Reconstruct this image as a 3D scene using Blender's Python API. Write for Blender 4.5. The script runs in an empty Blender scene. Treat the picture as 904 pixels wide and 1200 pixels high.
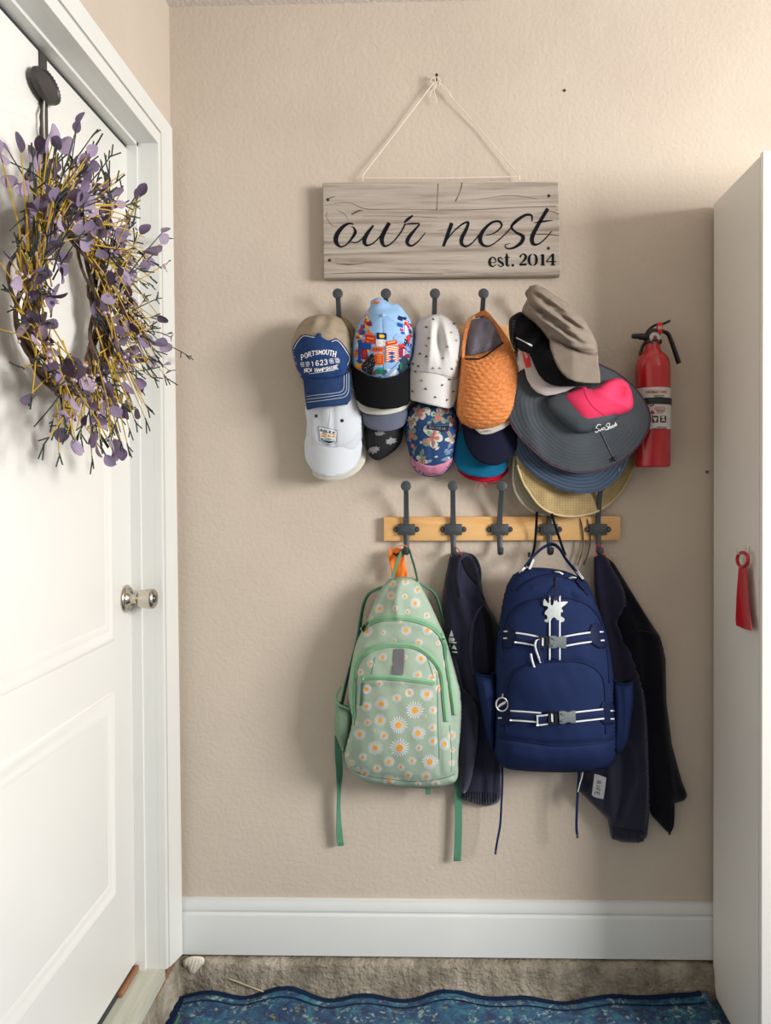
import bpy, bmesh, math, random
import numpy as np
from mathutils import Vector, Matrix
from mathutils.bvhtree import BVHTree
from mathutils.geometry import delaunay_2d_cdt

# ------------------------------------------------------------------ camera, world, light, exposure
SC = bpy.context.scene
COL = SC.collection
rnd = random.Random(7)
FL = 930.0                      # focal length in pixels of the 904 x 1200 frame
CAM_D, CAM_H = 2.08989, 1.345      # distance from the back wall, height above the floor
YAW, PITCH, ROLL = -0.026644, -0.015858, -0.005061
PPX, PPY = 480.622, 583.521         # principal point: the photograph was straightened a little, so the lens is shifted
CF = Vector((math.sin(YAW)*math.cos(PITCH), math.cos(YAW)*math.cos(PITCH), math.sin(PITCH)))
_r = CF.cross(Vector((0, 0, 1))).normalized(); _u = _r.cross(CF)
CR = _r*math.cos(ROLL) + _u*math.sin(ROLL)
CU = -_r*math.sin(ROLL) + _u*math.cos(ROLL)
CC = Vector((0, -CAM_D, CAM_H))
cam = bpy.data.cameras.new('camera'); camo = bpy.data.objects.new('camera', cam); COL.objects.link(camo)
cam.sensor_fit = 'HORIZONTAL'; cam.sensor_width = 36; cam.lens = FL*36/904
cam.shift_x = (452-PPX)/904; cam.shift_y = (PPY-600)/904
cam.clip_start = 0.05
m3 = Matrix((CR, CU, -CF)).transposed()
camo.matrix_world = Matrix.Translation(CC) @ m3.to_4x4()
SC.camera = camo

SC.view_settings.view_transform = 'Standard'
SC.view_settings.look = 'None'
SC.view_settings.gamma = 1.0
SC.view_settings.use_curve_mapping = False
SC.view_settings.exposure = 0.0

world = bpy.data.worlds.new('daylight'); SC.world = world; world.use_nodes = True
wb = world.node_tree.nodes['Background']
wb.inputs[0].default_value = (0.93, 0.96, 1.0, 1); wb.inputs[1].default_value = 0.41

def area(name, loc, target, sx, sy, power, col):
    l = bpy.data.lights.new(name, 'AREA'); l.shape = 'RECTANGLE'; l.size = sx; l.size_y = sy
    l.energy = power; l.color = col
    o = bpy.data.objects.new(name, l); COL.objects.link(o)
    o.location = loc
    o.rotation_euler = (Vector(target)-Vector(loc)).to_track_quat('-Z', 'Y').to_euler()
    return o
# daylight through the open garage doorway, to the right of and behind the camera
area('doorway_daylight', (3.0, -2.05, 1.92), (-0.2, 0, 1.2), 1.2, 1.0, 180, (1.0, 0.98, 0.955))

# ------------------------------------------------------------------ pixel -> place helpers
def ray(px, py): return CR*((px-PPX)/FL) + CU*((PPY-py)/FL) + CF
def at(px, py, d):                 # the point seen at (px, py) that stands d metres in front of the back wall
    r = ray(px, py); t = (-d-CC.y)/r.y
    return CC + r*t
def atx(px, py, X):
    r = ray(px, py); t = (X-CC.x)/r.x
    return CC + r*t

# ------------------------------------------------------------------ materials
def lin(h):
    h = h.lstrip('#'); out = []
    for i in (0, 2, 4):
        c = int(h[i:i+2], 16)/255
        out.append(c/12.92 if c <= .04045 else ((c+.055)/1.055)**2.4)
    return (*out, 1.0)
class NT:
    def __init__(s, name):
        s.m = bpy.data.materials.new(name); s.m.use_nodes = True
        s.t = s.m.node_tree; s.b = s.t.nodes['Principled BSDF']
    def n(s, typ, **kw):
        nd = s.t.nodes.new(typ)
        for k, v in kw.items():
            if k.startswith('i_'):
                key = k[2:]; key = int(key) if key.isdigit() else key.replace('_', ' ')
                nd.inputs[key].default_value = v
            else: setattr(nd, k, v)
        return nd
    def l(s, a, b): s.t.links.new(a, b)
    def ramp(s, fac, stops):
        r = s.n('ShaderNodeValToRGB'); e = r.color_ramp.elements
        while len(e) < len(stops): e.new(0.5)
        for i, (p, c) in enumerate(stops): e[i].position = p; e[i].color = c
        s.l(fac, r.inputs[0]); return r
    def coord(s, scale=(1, 1, 1)):
        tc = s.n('ShaderNodeTexCoord'); mp = s.n('ShaderNodeMapping'); mp.inputs['Scale'].default_value = scale
        s.l(tc.outputs['Object'], mp.inputs[0]); return mp.outputs[0]
    def bump(s, h, strength, dist=.002, prev=None):
        b = s.n('ShaderNodeBump'); b.inputs['Strength'].default_value = strength; b.inputs['Distance'].default_value = dist
        s.l(h, b.inputs['Height'])
        if prev is not None: s.l(prev.outputs[0], b.inputs['Normal'])
        s.l(b.outputs[0], s.b.inputs['Normal']); return b
def mixc(c, f):  # darken / lighten a linear colour
    return (min(1, c[0]*f), min(1, c[1]*f), min(1, c[2]*f), 1)
MATS = {}
def mat(name, hexc, rough=.6, metal=0., var=.08, vscale=40, bump=0., bscale=300, bdist=.001, spec=.5, sheen=0., stretch=(1, 1, 1), wave=None, coat=0.):
    if name in MATS: return MATS[name]
    k = NT(name); c = lin(hexc)
    k.b.inputs['Roughness'].default_value = rough; k.b.inputs['Metallic'].default_value = metal
    k.b.inputs['Specular IOR Level'].default_value = spec
    if sheen: k.b.inputs['Sheen Weight'].default_value = sheen
    if coat: k.b.inputs['Coat Weight'].default_value = coat
    co = k.coord(stretch)
    nz = k.n('ShaderNodeTexNoise'); nz.inputs['Scale'].default_value = vscale; nz.inputs['Detail'].default_value = 4
    k.l(co, nz.inputs['Vector'])
    r = k.ramp(nz.outputs['Fac'], [(.3, mixc(c, 1-var)), (.7, mixc(c, 1+var))])
    k.l(r.outputs[0], k.b.inputs['Base Color'])
    pb = None
    if bump:
        nb = k.n('ShaderNodeTexNoise'); nb.inputs['Scale'].default_value = bscale; nb.inputs['Detail'].default_value = 3
        k.l(co, nb.inputs['Vector'])
        pb = k.bump(nb.outputs['Fac'], bump, bdist)
    if wave:   # woven / ribbed relief: (scale, strength, direction)
        w = k.n('ShaderNodeTexWave'); w.inputs['Scale'].default_value = wave[0]; w.bands_direction = wave[2]
        k.l(co, w.inputs['Vector']); k.bump(w.outputs['Fac'], wave[1], .0006, pb)
    MATS[name] = k.m; return k.m
def fabric(name, hexc, rough=.85, var=.06, bump=.35, bscale=900, sheen=.0, vscale=30):
    return mat(name, hexc, rough=rough, var=var, bump=bump, bscale=bscale, bdist=.0006, spec=.12, sheen=sheen, vscale=vscale)

# ------------------------------------------------------------------ mesh collecting and linking
class MB:
    def __init__(s): s.v = []; s.f = []; s.mi = []; s.m = 0
    def add(s, vs, fs):
        b = len(s.v); s.v += [tuple(v) for v in vs]; s.f += [tuple(i+b for i in f) for f in fs]; s.mi += [s.m]*len(fs)
    def box(s, lo, hi, bev=0.):
        (x0, y0, z0), (x1, y1, z1) = lo, hi
        if not bev:
            s.add([(x0, y0, z0), (x1, y0, z0), (x1, y1, z0), (x0, y1, z0), (x0, y0, z1), (x1, y0, z1), (x1, y1, z1), (x0, y1, z1)],
                  [(0, 3, 2, 1), (4, 5, 6, 7), (0, 1, 5, 4), (1, 2, 6, 5), (2, 3, 7, 6), (3, 0, 4, 7)]); return
        bm = bmesh.new(); bmesh.ops.create_cube(bm, size=1)
        for v in bm.verts:
            v.co = Vector(((x0+x1)/2+v.co.x*(x1-x0), (y0+y1)/2+v.co.y*(y1-y0), (z0+z1)/2+v.co.z*(z1-z0)))
        bmesh.ops.bevel(bm, geom=bm.edges[:], offset=bev, segments=2, affect='EDGES', profile=.5)
        bm.verts.index_update(); s.add([v.co[:] for v in bm.verts], [[v.index for v in f.verts] for f in bm.faces]); bm.free()
    def grid(s, rows, closed_u=False, closed_v=False):
        nv, nu = len(rows), len(rows[0]); fs = []
        for j in range(nv-(0 if closed_v else 1)):
            for i in range(nu-(0 if closed_u else 1)):
                a = j*nu+i; b = j*nu+(i+1) % nu; j2 = (j+1) % nv
                fs.append((a, b, j2*nu+(i+1) % nu, j2*nu+i))
        s.add([p for r in rows for p in r], fs)
    def tube(s, pts, r, n=8, cap=True, flat=1.0, up=None):
        pts = [Vector(p) for p in pts]; m = len(pts); rows = []
        rr = r if hasattr(r, '__len__') else [r]*m
        prev = None
        for i, p in enumerate(pts):
            t = (pts[min(i+1, m-1)]-pts[max(i-1, 0)]).normalized()
            if prev is None:
                ref = Vector(up) if up else (Vector((0, 0, 1)) if abs(t.z) < .9 else Vector((1, 0, 0)))
                a = (ref - t*ref.dot(t)).normalized()
            else: a = (prev - t*prev.dot(t)).normalized()
            prev = a; b = t.cross(a)
            rows.append([p+a*(rr[i]*math.cos(2*math.pi*k/n))+b*(rr[i]*flat*math.sin(2*math.pi*k/n)) for k in range(n)])
        b0 = len(s.v); s.grid(rows, closed_u=True)
        if cap:
            s.f.append(tuple(b0+k for k in reversed(range(n)))); s.mi.append(s.m)
            s.f.append(tuple(b0+(m-1)*n+k for k in range(n))); s.mi.append(s.m)
    def lathe(s, prof, origin, axis=(0, 0, 1), n=32):
        ax = Vector(axis).normalized(); o = Vector(origin)
        ref = Vector((1, 0, 0)) if abs(ax.x) < .9 else Vector((0, 0, 1))
        a = (ref-ax*ref.dot(ax)).normalized(); b = ax.cross(a)
        rows = [[o+ax*h+(a*math.cos(2*math.pi*k/n)+b*math.sin(2*math.pi*k/n))*max(r, 1e-5) for k in range(n)] for (r, h) in prof]
        s.grid(rows, closed_u=True)
    def ball(s, c, r, n=10, sq=(1, 1, 1)):
        rows = []
        for j in range(n//2+1):
            th = math.pi*j/(n//2)
            rows.append([(c[0]+sq[0]*r*max(math.sin(th), 1e-4)*math.cos(2*math.pi*k/n), c[1]+sq[1]*r*max(math.sin(th), 1e-4)*math.sin(2*math.pi*k/n), c[2]+sq[2]*r*math.cos(th)) for k in range(n)])
        s.grid(rows, closed_u=True)
    def build(s, name, material, parent=None, smooth=True, label=None, kind=None, cat=None, group=None, origin=None):
        me = bpy.data.meshes.new(name)
        if parent is not None:
            o0 = Vector(parent['_o']) if '_o' in parent else Vector((0, 0, 0))
        elif origin is not None: o0 = Vector(origin)
        elif kind == 'structure': o0 = Vector((0, 0, 0))
        else: o0 = sum((Vector(v) for v in s.v), Vector())/max(1, len(s.v))
        me.from_pydata([(v[0]-o0.x, v[1]-o0.y, v[2]-o0.z) for v in s.v], [], s.f)
        mm = material if isinstance(material, (list, tuple)) else [material]
        for x in mm: me.materials.append(x)
        if len(mm) > 1: me.polygons.foreach_set('material_index', s.mi)
        bm = bmesh.new(); bm.from_mesh(me); bmesh.ops.recalc_face_normals(bm, faces=bm.faces); bm.to_mesh(me); bm.free()
        if smooth:
            me.shade_smooth()
            if smooth != 'all': me.set_sharp_from_angle(angle=math.radians(42))
        o = bpy.data.objects.new(name, me); COL.objects.link(o)
        if parent is not None: o.parent = parent
        else: o.location = o0
        o['_o'] = tuple(o0)
        tag(o, label, cat, group, kind)
        return o
def tag(o, label=None, cat=None, group=None, kind=None):
    if label: o['label'] = label
    if cat: o['category'] = cat
    if group: o['group'] = group
    if kind: o['kind'] = kind
    return o
def thing(name, label, cat, loc, group=None):
    o = bpy.data.objects.new(name, None); COL.objects.link(o); o.location = loc
    o.empty_display_size = .05
    o['_o'] = tuple(loc); tag(o, label, cat, group); return o
def subpart_origin(o): return o

# ------------------------------------------------------------------ outlines, sheets, puffed cloth, strips
def crom(pts, n, closed=False):
    P = [Vector(p) for p in pts]; m = len(P); out = []
    segs = m if closed else m-1
    for i in range(segs):
        if closed: p0, p1, p2, p3 = P[i-1], P[i], P[(i+1) % m], P[(i+2) % m]
        else: p0, p1, p2, p3 = P[max(i-1, 0)], P[i], P[i+1], P[min(i+2, m-1)]
        for k in range(n):
            t = k/n
            out.append(.5*((2*p1)+(-p0+p2)*t+(2*p0-5*p1+4*p2-p3)*t*t+(-p0+3*p1-3*p2+p3)*t*t*t))
    if not closed: out.append(P[-1].copy())
    return out
def resample(pts, step, closed):
    P = [Vector(p) for p in pts]
    if closed: P = P+[P[0]]
    L = [0]
    for a, b in zip(P, P[1:]): L.append(L[-1]+(b-a).length)
    n = max(3 if closed else 1, int(round(L[-1]/step))); out = []; j = 0
    for i in range(n if closed else n+1):
        d = L[-1]*i/n
        while j < len(L)-2 and L[j+1] < d: j += 1
        seg = L[j+1]-L[j]; t = (d-L[j])/seg if seg > 1e-9 else 0
        out.append(P[j].lerp(P[j+1], t))
    return out
def smooth_outline(pts, step): return resample(crom([Vector(p) for p in pts], 6, True), step, True)
def inside(poly, x, y):
    c = False; n = len(poly); j = n-1
    for i in range(n):
        xi, yi = poly[i][0], poly[i][1]; xj, yj = poly[j][0], poly[j][1]
        if (yi > y) != (yj > y) and x < (xj-xi)*(y-yi)/(yj-yi)+xi: c = not c
        j = i
    return c
def inside_np(poly, X, Y):
    c = np.zeros(X.shape, bool); n = len(poly); j = n-1
    for i in range(n):
        xi, yi = poly[i][0], poly[i][1]; xj, yj = poly[j][0], poly[j][1]
        if yi != yj:
            k = ((yi > Y) != (yj > Y)) & (X < (xj-xi)*(Y-yi)/(yj-yi)+xi); c ^= k
        j = i
    return c
def edge_dist(poly, X, Y):
    d = np.full(X.shape, 1e9); n = len(poly)
    for i in range(n):
        ax, ay = poly[i][0], poly[i][1]; bx, by = poly[(i+1) % n][0], poly[(i+1) % n][1]
        dx, dy = bx-ax, by-ay; q = dx*dx+dy*dy+1e-12
        t = np.clip(((X-ax)*dx+(Y-ay)*dy)/q, 0, 1)
        d = np.minimum(d, (X-ax-t*dx)**2+(Y-ay-t*dy)**2)
    return np.sqrt(d)
def triangulate(poly, step, interior=True):
    """boundary (already resampled) + interior points -> verts2d, tris, boundary ids in order"""
    bnd = [Vector((p[0], p[1])) for p in poly]; pts = list(bnd)
    if interior:
        xs = [p.x for p in bnd]; ys = [p.y for p in bnd]
        gx = np.arange(min(xs), max(xs), step); gy = np.arange(min(ys), max(ys), step*.87)
        X, Y = np.meshgrid(gx, gy); X = X.copy(); X[1::2] += step*.5
        k = inside_np(bnd, X, Y); X = X[k]; Y = Y[k]
        if len(X):
            d = edge_dist(bnd, X, Y); k = d > step*.55
            pts += [Vector((a, b)) for a, b in zip(X[k], Y[k])]
    n = len(bnd)
    r = delaunay_2d_cdt(pts, [(i, (i+1) % n) for i in range(n)], [], 1, 1e-6)
    vs, tris, orig = r[0], r[2], r[3]
    bid = {}
    for i, o in enumerate(orig):
        for k in o:
            if k < n: bid[k] = i
    bl = [bid[k] for k in range(n) if k in bid]
    return [(v.x, v.y) for v in vs], [tuple(t) for t in tris], bl
def solid_px(mb, poly, front, back, step=4, interior=True):
    """closed solid: its outline is a px polygon, its front / back stand front(px,py), back(px,py) metres off the wall"""
    vs, tris, bl = triangulate(poly, step, interior)
    n = len(vs)
    fr = front(np.array([v[0] for v in vs]), np.array([v[1] for v in vs])) if callable(front) else np.full(n, front)
    bk = back(np.array([v[0] for v in vs]), np.array([v[1] for v in vs])) if callable(back) else np.full(n, back)
    V = [at(v[0], v[1], float(fr[i])) for i, v in enumerate(vs)]+[at(v[0], v[1], float(bk[i])) for i, v in enumerate(vs)]
    # the back keeps the outline of the front: same world x, z
    V = V[:n]+[Vector((V[i].x, -float(bk[i]), V[i].z)) for i in range(n)]
    F = list(tris)+[tuple(n+i for i in reversed(t)) for t in tris]
    m = len(bl)
    for i in range(m):
        a, b = bl[i], bl[(i+1) % m]; F.append((a, b, n+b, n+a))
    mb.add(V, F)
class Field:
    """smooth inflation height 0..1 over a px polygon (membrane under pressure)"""
    def __init__(s, poly, cells=56, its=1400):
        xs = [p[0] for p in poly]; ys = [p[1] for p in poly]
        s.x0, s.y0 = min(xs), min(ys); s.h = max(max(xs)-s.x0, max(ys)-s.y0)/cells
        nx = int((max(xs)-s.x0)/s.h)+4; ny = int((max(ys)-s.y0)/s.h)+4
        s.x0 -= s.h; s.y0 -= s.h
        X, Y = np.meshgrid(s.x0+s.h*np.arange(nx), s.y0+s.h*np.arange(ny))
        M = inside_np(poly, X, Y).astype(float)
        f = np.zeros((ny, nx)); w = 1.0
        for _ in range(its):
            g = np.zeros_like(f)
            g[1:-1, 1:-1] = .25*(f[:-2, 1:-1]+f[2:, 1:-1]+f[1:-1, :-2]+f[1:-1, 2:]+1)
            f = g*M
        s.f = f/max(f.max(), 1e-9); s.nx, s.ny = nx, ny
        s.poly = poly
    def __call__(s, X, Y):
        u = np.clip((X-s.x0)/s.h, 0, s.nx-1.001); v = np.clip((Y-s.y0)/s.h, 0, s.ny-1.001)
        i = u.astype(int); j = v.astype(int); a = u-i; b = v-j; f = s.f
        r = (f[j, i]*(1-a)+f[j, i+1]*a)*(1-b)+(f[j+1, i]*(1-a)+f[j+1, i+1]*a)*b
        return np.clip(r, 0, 1)
def puff(mb, outline, base, depth, p=.5, step=4, folds=None, smooth=True, edge=.004, cells=56, its=1400, flat_edge=0.):
    poly = smooth_outline(outline, step) if smooth else resample(outline, step, True)
    F = Field(poly, cells, its)
    def front(X, Y):
        h = F(X, Y); d = edge_dist(poly, X, Y)
        h = np.where(d < 1e-3, 0, h)**p
        r = base(X, Y) if callable(base) else base
        r = r+edge+depth*h
        if folds is not None: r = r+folds(X, Y)*np.minimum(1, d/5.0)
        return r
    back = (lambda X, Y: base(X, Y)) if callable(base) else base
    solid_px(mb, poly, front, back, step)
    return front
def sheet(mb, outline, depth, thick=.003, step=4, smooth=True):
    poly = smooth_outline(outline, step) if smooth else resample(outline, step, True)
    fn = depth if callable(depth) else (lambda X, Y: np.full(X.shape, depth))
    solid_px(mb, poly, fn, lambda X, Y: fn(X, Y)-thick, step)
    return fn
class Surf:
    """depth of a surface in front of the wall, looked up by px through a bvh of the meshes given"""
    def __init__(s, *mbs):
        V = []; F = []
        for m in mbs:
            b = len(V); V += [Vector(v) for v in m.v]; F += [tuple(i+b for i in f) for f in m.f]
        s.t = BVHTree.FromPolygons(V, F); s.last = .1
    def __call__(s, px, py):
        r = ray(px, py).normalized(); h = s.t.ray_cast(CC, r)
        if h[0] is None: return s.last
        s.last = -h[0].y; return s.last
    def np(s, X, Y): return np.array([s(float(a), float(b)) for a, b in zip(X, Y)])
def strip(mb, path, width, surf, lift=.0008, thick=.0012, step=3, closed=False, smooth=True, n=2):
    """a band that follows a px path over a surface"""
    P = [Vector((p[0], p[1])) for p in path]
    if smooth and len(P) > 2: P = crom(P, 6, closed)
    P = resample(P, step, closed); m = len(P); rows = []
    for i, p in enumerate(P):
        if closed: t = P[(i+1) % m]-P[i-1]
        else: t = P[min(i+1, m-1)]-P[max(i-1, 0)]
        if t.length < 1e-9: t = Vector((1, 0))
        t.normalize(); nn = Vector((-t.y, t.x))
        w = width(i/max(1, m-1)) if callable(width) else width
        r = []
        ds = []
        for k in range(n+1):
            q = p+nn*(w*(k/n-.5)); ds.append((q, surf(q.x, q.y) if callable(surf) else surf))
        for k, (q, d) in enumerate(ds):
            if k == 0: r.append(at(q.x, q.y, d+lift-.0004))
            r.append(at(q.x, q.y, d+lift+thick))
            if k == n: r.append(at(q.x, q.y, d+lift-.0004))
        rows.append(r)
    b0 = len(mb.v); mb.grid(rows, closed_u=False, closed_v=closed)
    L = len(rows[0])
    if not closed:
        mb.f.append(tuple(b0+k for k in range(L))); mb.mi.append(mb.m)
        mb.f.append(tuple(b0+(m-1)*L+k for k in reversed(range(L)))); mb.mi.append(mb.m)
def patch(mb, outline, surf, lift=.0008, thick=.0006, step=4, smooth=False, interior=True):
    poly = smooth_outline(outline, step) if smooth else resample(outline, step, True) if interior else [Vector(p) for p in outline]
    sf = (lambda X, Y: surf.np(X, Y)+lift+thick) if hasattr(surf, 'np') else (lambda X, Y: surf(X, Y)+lift+thick) if callable(surf) else (lambda X, Y: np.full(X.shape, surf+lift+thick))
    solid_px(mb, poly, sf, lambda X, Y: sf(X, Y)-thick-.0003, step, interior)

# stroke letters: unit box, x right, y up
GL = {
 'A': [[(0, 0), (.5, 1), (1, 0)], [(.22, .38), (.78, .38)]], 'B': [[(0, 0), (0, 1), (.7, 1), (.9, .78), (.7, .53), (0, .53)], [(.7, .53), (1, .28), (.75, 0), (0, 0)]],
 'C': [[(1, .8), (.75, 1), (.3, 1), (0, .7), (0, .3), (.3, 0), (.75, 0), (1, .2)]], 'D': [[(0, 0), (0, 1), (.6, 1), (1, .7), (1, .3), (.6, 0), (0, 0)]],
 'E': [[(.95, 1), (0, 1), (0, 0), (.95, 0)], [(0, .5), (.7, .5)]], 'F': [[(.95, 1), (0, 1), (0, 0)], [(0, .5), (.7, .5)]],
 'G': [[(1, .8), (.75, 1), (.3, 1), (0, .7), (0, .3), (.3, 0), (.75, 0), (1, .25), (1, .45), (.6, .45)]], 'H': [[(0, 0), (0, 1)], [(1, 0), (1, 1)], [(0, .5), (1, .5)]],
 'I': [[(.5, 0), (.5, 1)]], 'K': [[(0, 0), (0, 1)], [(.95, 1), (0, .45)], [(.3, .62), (1, 0)]], 'L': [[(0, 1), (0, 0), (.9, 0)]],
 'M': [[(0, 0), (0, 1), (.5, .3), (1, 1), (1, 0)]], 'N': [[(0, 0), (0, 1), (1, 0), (1, 1)]],
 'O': [[(.3, 0), (0, .3), (0, .7), (.3, 1), (.7, 1), (1, .7), (1, .3), (.7, 0), (.3, 0)]], 'P': [[(0, 0), (0, 1), (.7, 1), (1, .75), (.7, .48), (0, .48)]],
 'R': [[(0, 0), (0, 1), (.7, 1), (1, .75), (.7, .5), (0, .5)], [(.5, .5), (1, 0)]], 'S': [[(.95, .82), (.7, 1), (.25, 1), (.05, .77), (.25, .55), (.75, .45), (.97, .23), (.75, 0), (.25, 0), (0, .18)]],
 'T': [[(.5, 0), (.5, 1)], [(0, 1), (1, 1)]], 'U': [[(0, 1), (0, .3), (.3, 0), (.7, 0), (1, .3), (1, 1)]], 'V': [[(0, 1), (.5, 0), (1, 1)]],
 'W': [[(0, 1), (.25, 0), (.5, .8), (.75, 0), (1, 1)]], 'X': [[(0, 0), (1, 1)], [(0, 1), (1, 0)]], 'Y': [[(0, 1), (.5, .5), (1, 1)], [(.5, .5), (.5, 0)]],
 '0': [[(.3, 0), (0, .3), (0, .7), (.3, 1), (.7, 1), (1, .7), (1, .3), (.7, 0), (.3, 0)]], '1': [[(.15, .78), (.55, 1), (.55, 0)]],
 '2': [[(.02, .72), (.25, 1), (.75, 1), (.97, .74), (.8, .45), (0, 0), (1, 0)]], '3': [[(.05, .85), (.35, 1), (.75, 1), (.93, .76), (.7, .54), (.4, .53)], [(.7, .54), (1, .27), (.75, 0), (.3, 0), (0, .15)]],
 '4': [[(.72, 0), (.72, 1), (0, .3), (1, .3)]], '6': [[(.9, .88), (.6, 1), (.3, .95), (0, .55), (.05, .2), (.35, 0), (.75, .02), (1, .3), (.75, .56), (.3, .55), (.05, .35)]],
}
def write(mb, text, x, y, h, w, gap, sw, surf, ang=0, lift=.0012, arc=0., serif=False, thick=.0003, hfn=None):
    """stroke text; (x, y) px of its lower left, y down; arc bends the base line up in the middle"""
    ca, sa = math.cos(ang), math.sin(ang); n = len(text); tot = n*w+(n-1)*gap
    for i, ch in enumerate(text):
        if ch == ' ' or ch not in GL: continue
        hh = h*(hfn(i/max(1, n-1)) if hfn else 1)
        for st in GL[ch]:
            pts = []
            for (a, b) in st:
                lx = i*(w+gap)+a*w; ly = b*hh+arc*(1-((lx/tot)*2-1)**2)
                pts.append((x+lx*ca+ly*sa, y-ly*ca+lx*sa))
            strip(mb, pts, sw, surf, lift, thick, step=max(1.2, sw), smooth=False, n=1)
            if serif:
                for (a, b) in (st[0], st[-1]):
                    if b in (0, 1) and ch not in 'OCSG0':
                        lx = i*(w+gap)+a*w; ly = b*hh+arc*(1-((lx/tot)*2-1)**2); q = w*.28
                        strip(mb, [(x+(lx-q)*ca+ly*sa, y-ly*ca+(lx-q)*sa), (x+(lx+q)*ca+ly*sa, y-ly*ca+(lx+q)*sa)], sw*.7, surf, lift, thick, step=2, smooth=False, n=1)
def brush(mb, pts, surf, ox=0, oy=0, sc=1, lift=.0006, thick=.0004, step=1.2, closed=False):
    P = [Vector((ox+p[0]/sc, oy+p[1]/sc, p[2]/sc)) for p in pts]
    P = crom(P, 5, closed) if len(P) > 2 else [P[0].lerp(P[1], i/4) for i in range(5)]
    m = len(P); rows = []
    for i, p in enumerate(P):
        t = (P[min(i+1, m-1)]-P[max(i-1, 0)]); t.z = 0
        if t.length < 1e-9: t = Vector((1, 0, 0))
        t.normalize(); nn = Vector((-t.y, t.x, 0)); a = p+nn*p.z*.5; b = p-nn*p.z*.5
        r = []
        for q in (a, b):
            d = surf(q.x, q.y) if callable(surf) else surf
            r.append((q, d))
        rows.append([at(r[0][0].x, r[0][0].y, r[0][1]+lift-.0004), at(r[0][0].x, r[0][0].y, r[0][1]+lift+thick),
                     at(r[1][0].x, r[1][0].y, r[1][1]+lift+thick), at(r[1][0].x, r[1][0].y, r[1][1]+lift-.0004)])
    mb.grid(rows, closed_v=closed)

# ------------------------------------------------------------------ surface materials
def wall_material():
    k = NT('beige_wall_paint'); k.b.inputs['Roughness'].default_value = .75; k.b.inputs['Specular IOR Level'].default_value = .3
    co = k.coord()
    n1 = k.n('ShaderNodeTexNoise'); n1.inputs['Scale'].default_value = 3.0; n1.inputs['Detail'].default_value = 5; k.l(co, n1.inputs['Vector'])
    r = k.ramp(n1.outputs['Fac'], [(.3, lin('#bdb0a2')), (.75, lin('#c5b9aa'))])
    k.l(r.outputs[0], k.b.inputs['Base Color'])
    n2 = k.n('ShaderNodeTexNoise'); n2.inputs['Scale'].default_value = 85; n2.inputs['Detail'].default_value = 5; n2.inputs['Roughness'].default_value = .6; k.l(co, n2.inputs['Vector'])
    rr = k.ramp(n2.outputs['Fac'], [(.35, (0, 0, 0, 1)), (.65, (1, 1, 1, 1))])
    b = k.bump(rr.outputs[0], .3, .0022)
    n3 = k.n('ShaderNodeTexNoise'); n3.inputs['Scale'].default_value = 14; n3.inputs['Detail'].default_value = 3; k.l(co, n3.inputs['Vector'])
    k.bump(n3.outputs['Fac'], .25, .006, b)
    return k.m
def concrete_material():
    k = NT('rough_concrete'); k.b.inputs['Roughness'].default_value = .95; k.b.inputs['Specular IOR Level'].default_value = .2
    co = k.coord()
    n1 = k.n('ShaderNodeTexNoise'); n1.inputs['Scale'].default_value = 13; n1.inputs['Detail'].default_value = 9; n1.inputs['Roughness'].default_value = .7; k.l(co, n1.inputs['Vector'])
    r = k.ramp(n1.outputs['Fac'], [(.28, lin('#5f584d')), (.5, lin('#8d8577')), (.72, lin('#b3aa9c'))])
    k.l(r.outputs[0], k.b.inputs['Base Color'])
    n2 = k.n('ShaderNodeTexNoise'); n2.inputs['Scale'].default_value = 120; n2.inputs['Detail'].default_value = 6; k.l(co, n2.inputs['Vector'])
    b = k.bump(n2.outputs['Fac'], .9, .006)
    v = k.n('ShaderNodeTexVoronoi'); v.inputs['Scale'].default_value = 70; k.l(co, v.inputs['Vector'])
    k.bump(v.outputs['Distance'], .5, .004, b)
    return k.m
def wood_material(name, cols, scale, axis=(1, 1, 1), rough=.6, bump=.3, fine=1.0, spec=.4):
    k = NT(name); k.b.inputs['Roughness'].default_value = rough; k.b.inputs['Specular IOR Level'].default_value = spec
    co = k.coord(axis)
    n1 = k.n('ShaderNodeTexNoise'); n1.inputs['Scale'].default_value = scale; n1.inputs['Detail'].default_value = 8; n1.inputs['Roughness'].default_value = .65; n1.inputs['Distortion'].default_value = .4; k.l(co, n1.inputs['Vector'])
    r = k.ramp(n1.outputs['Fac'], cols); k.l(r.outputs[0], k.b.inputs['Base Color'])
    n2 = k.n('ShaderNodeTexNoise'); n2.inputs['Scale'].default_value = scale*2.5*fine; n2.inputs['Detail'].default_value = 6; k.l(co, n2.inputs['Vector'])
    k.bump(n2.outputs['Fac'], bump, .0015)
    return k.m
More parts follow.
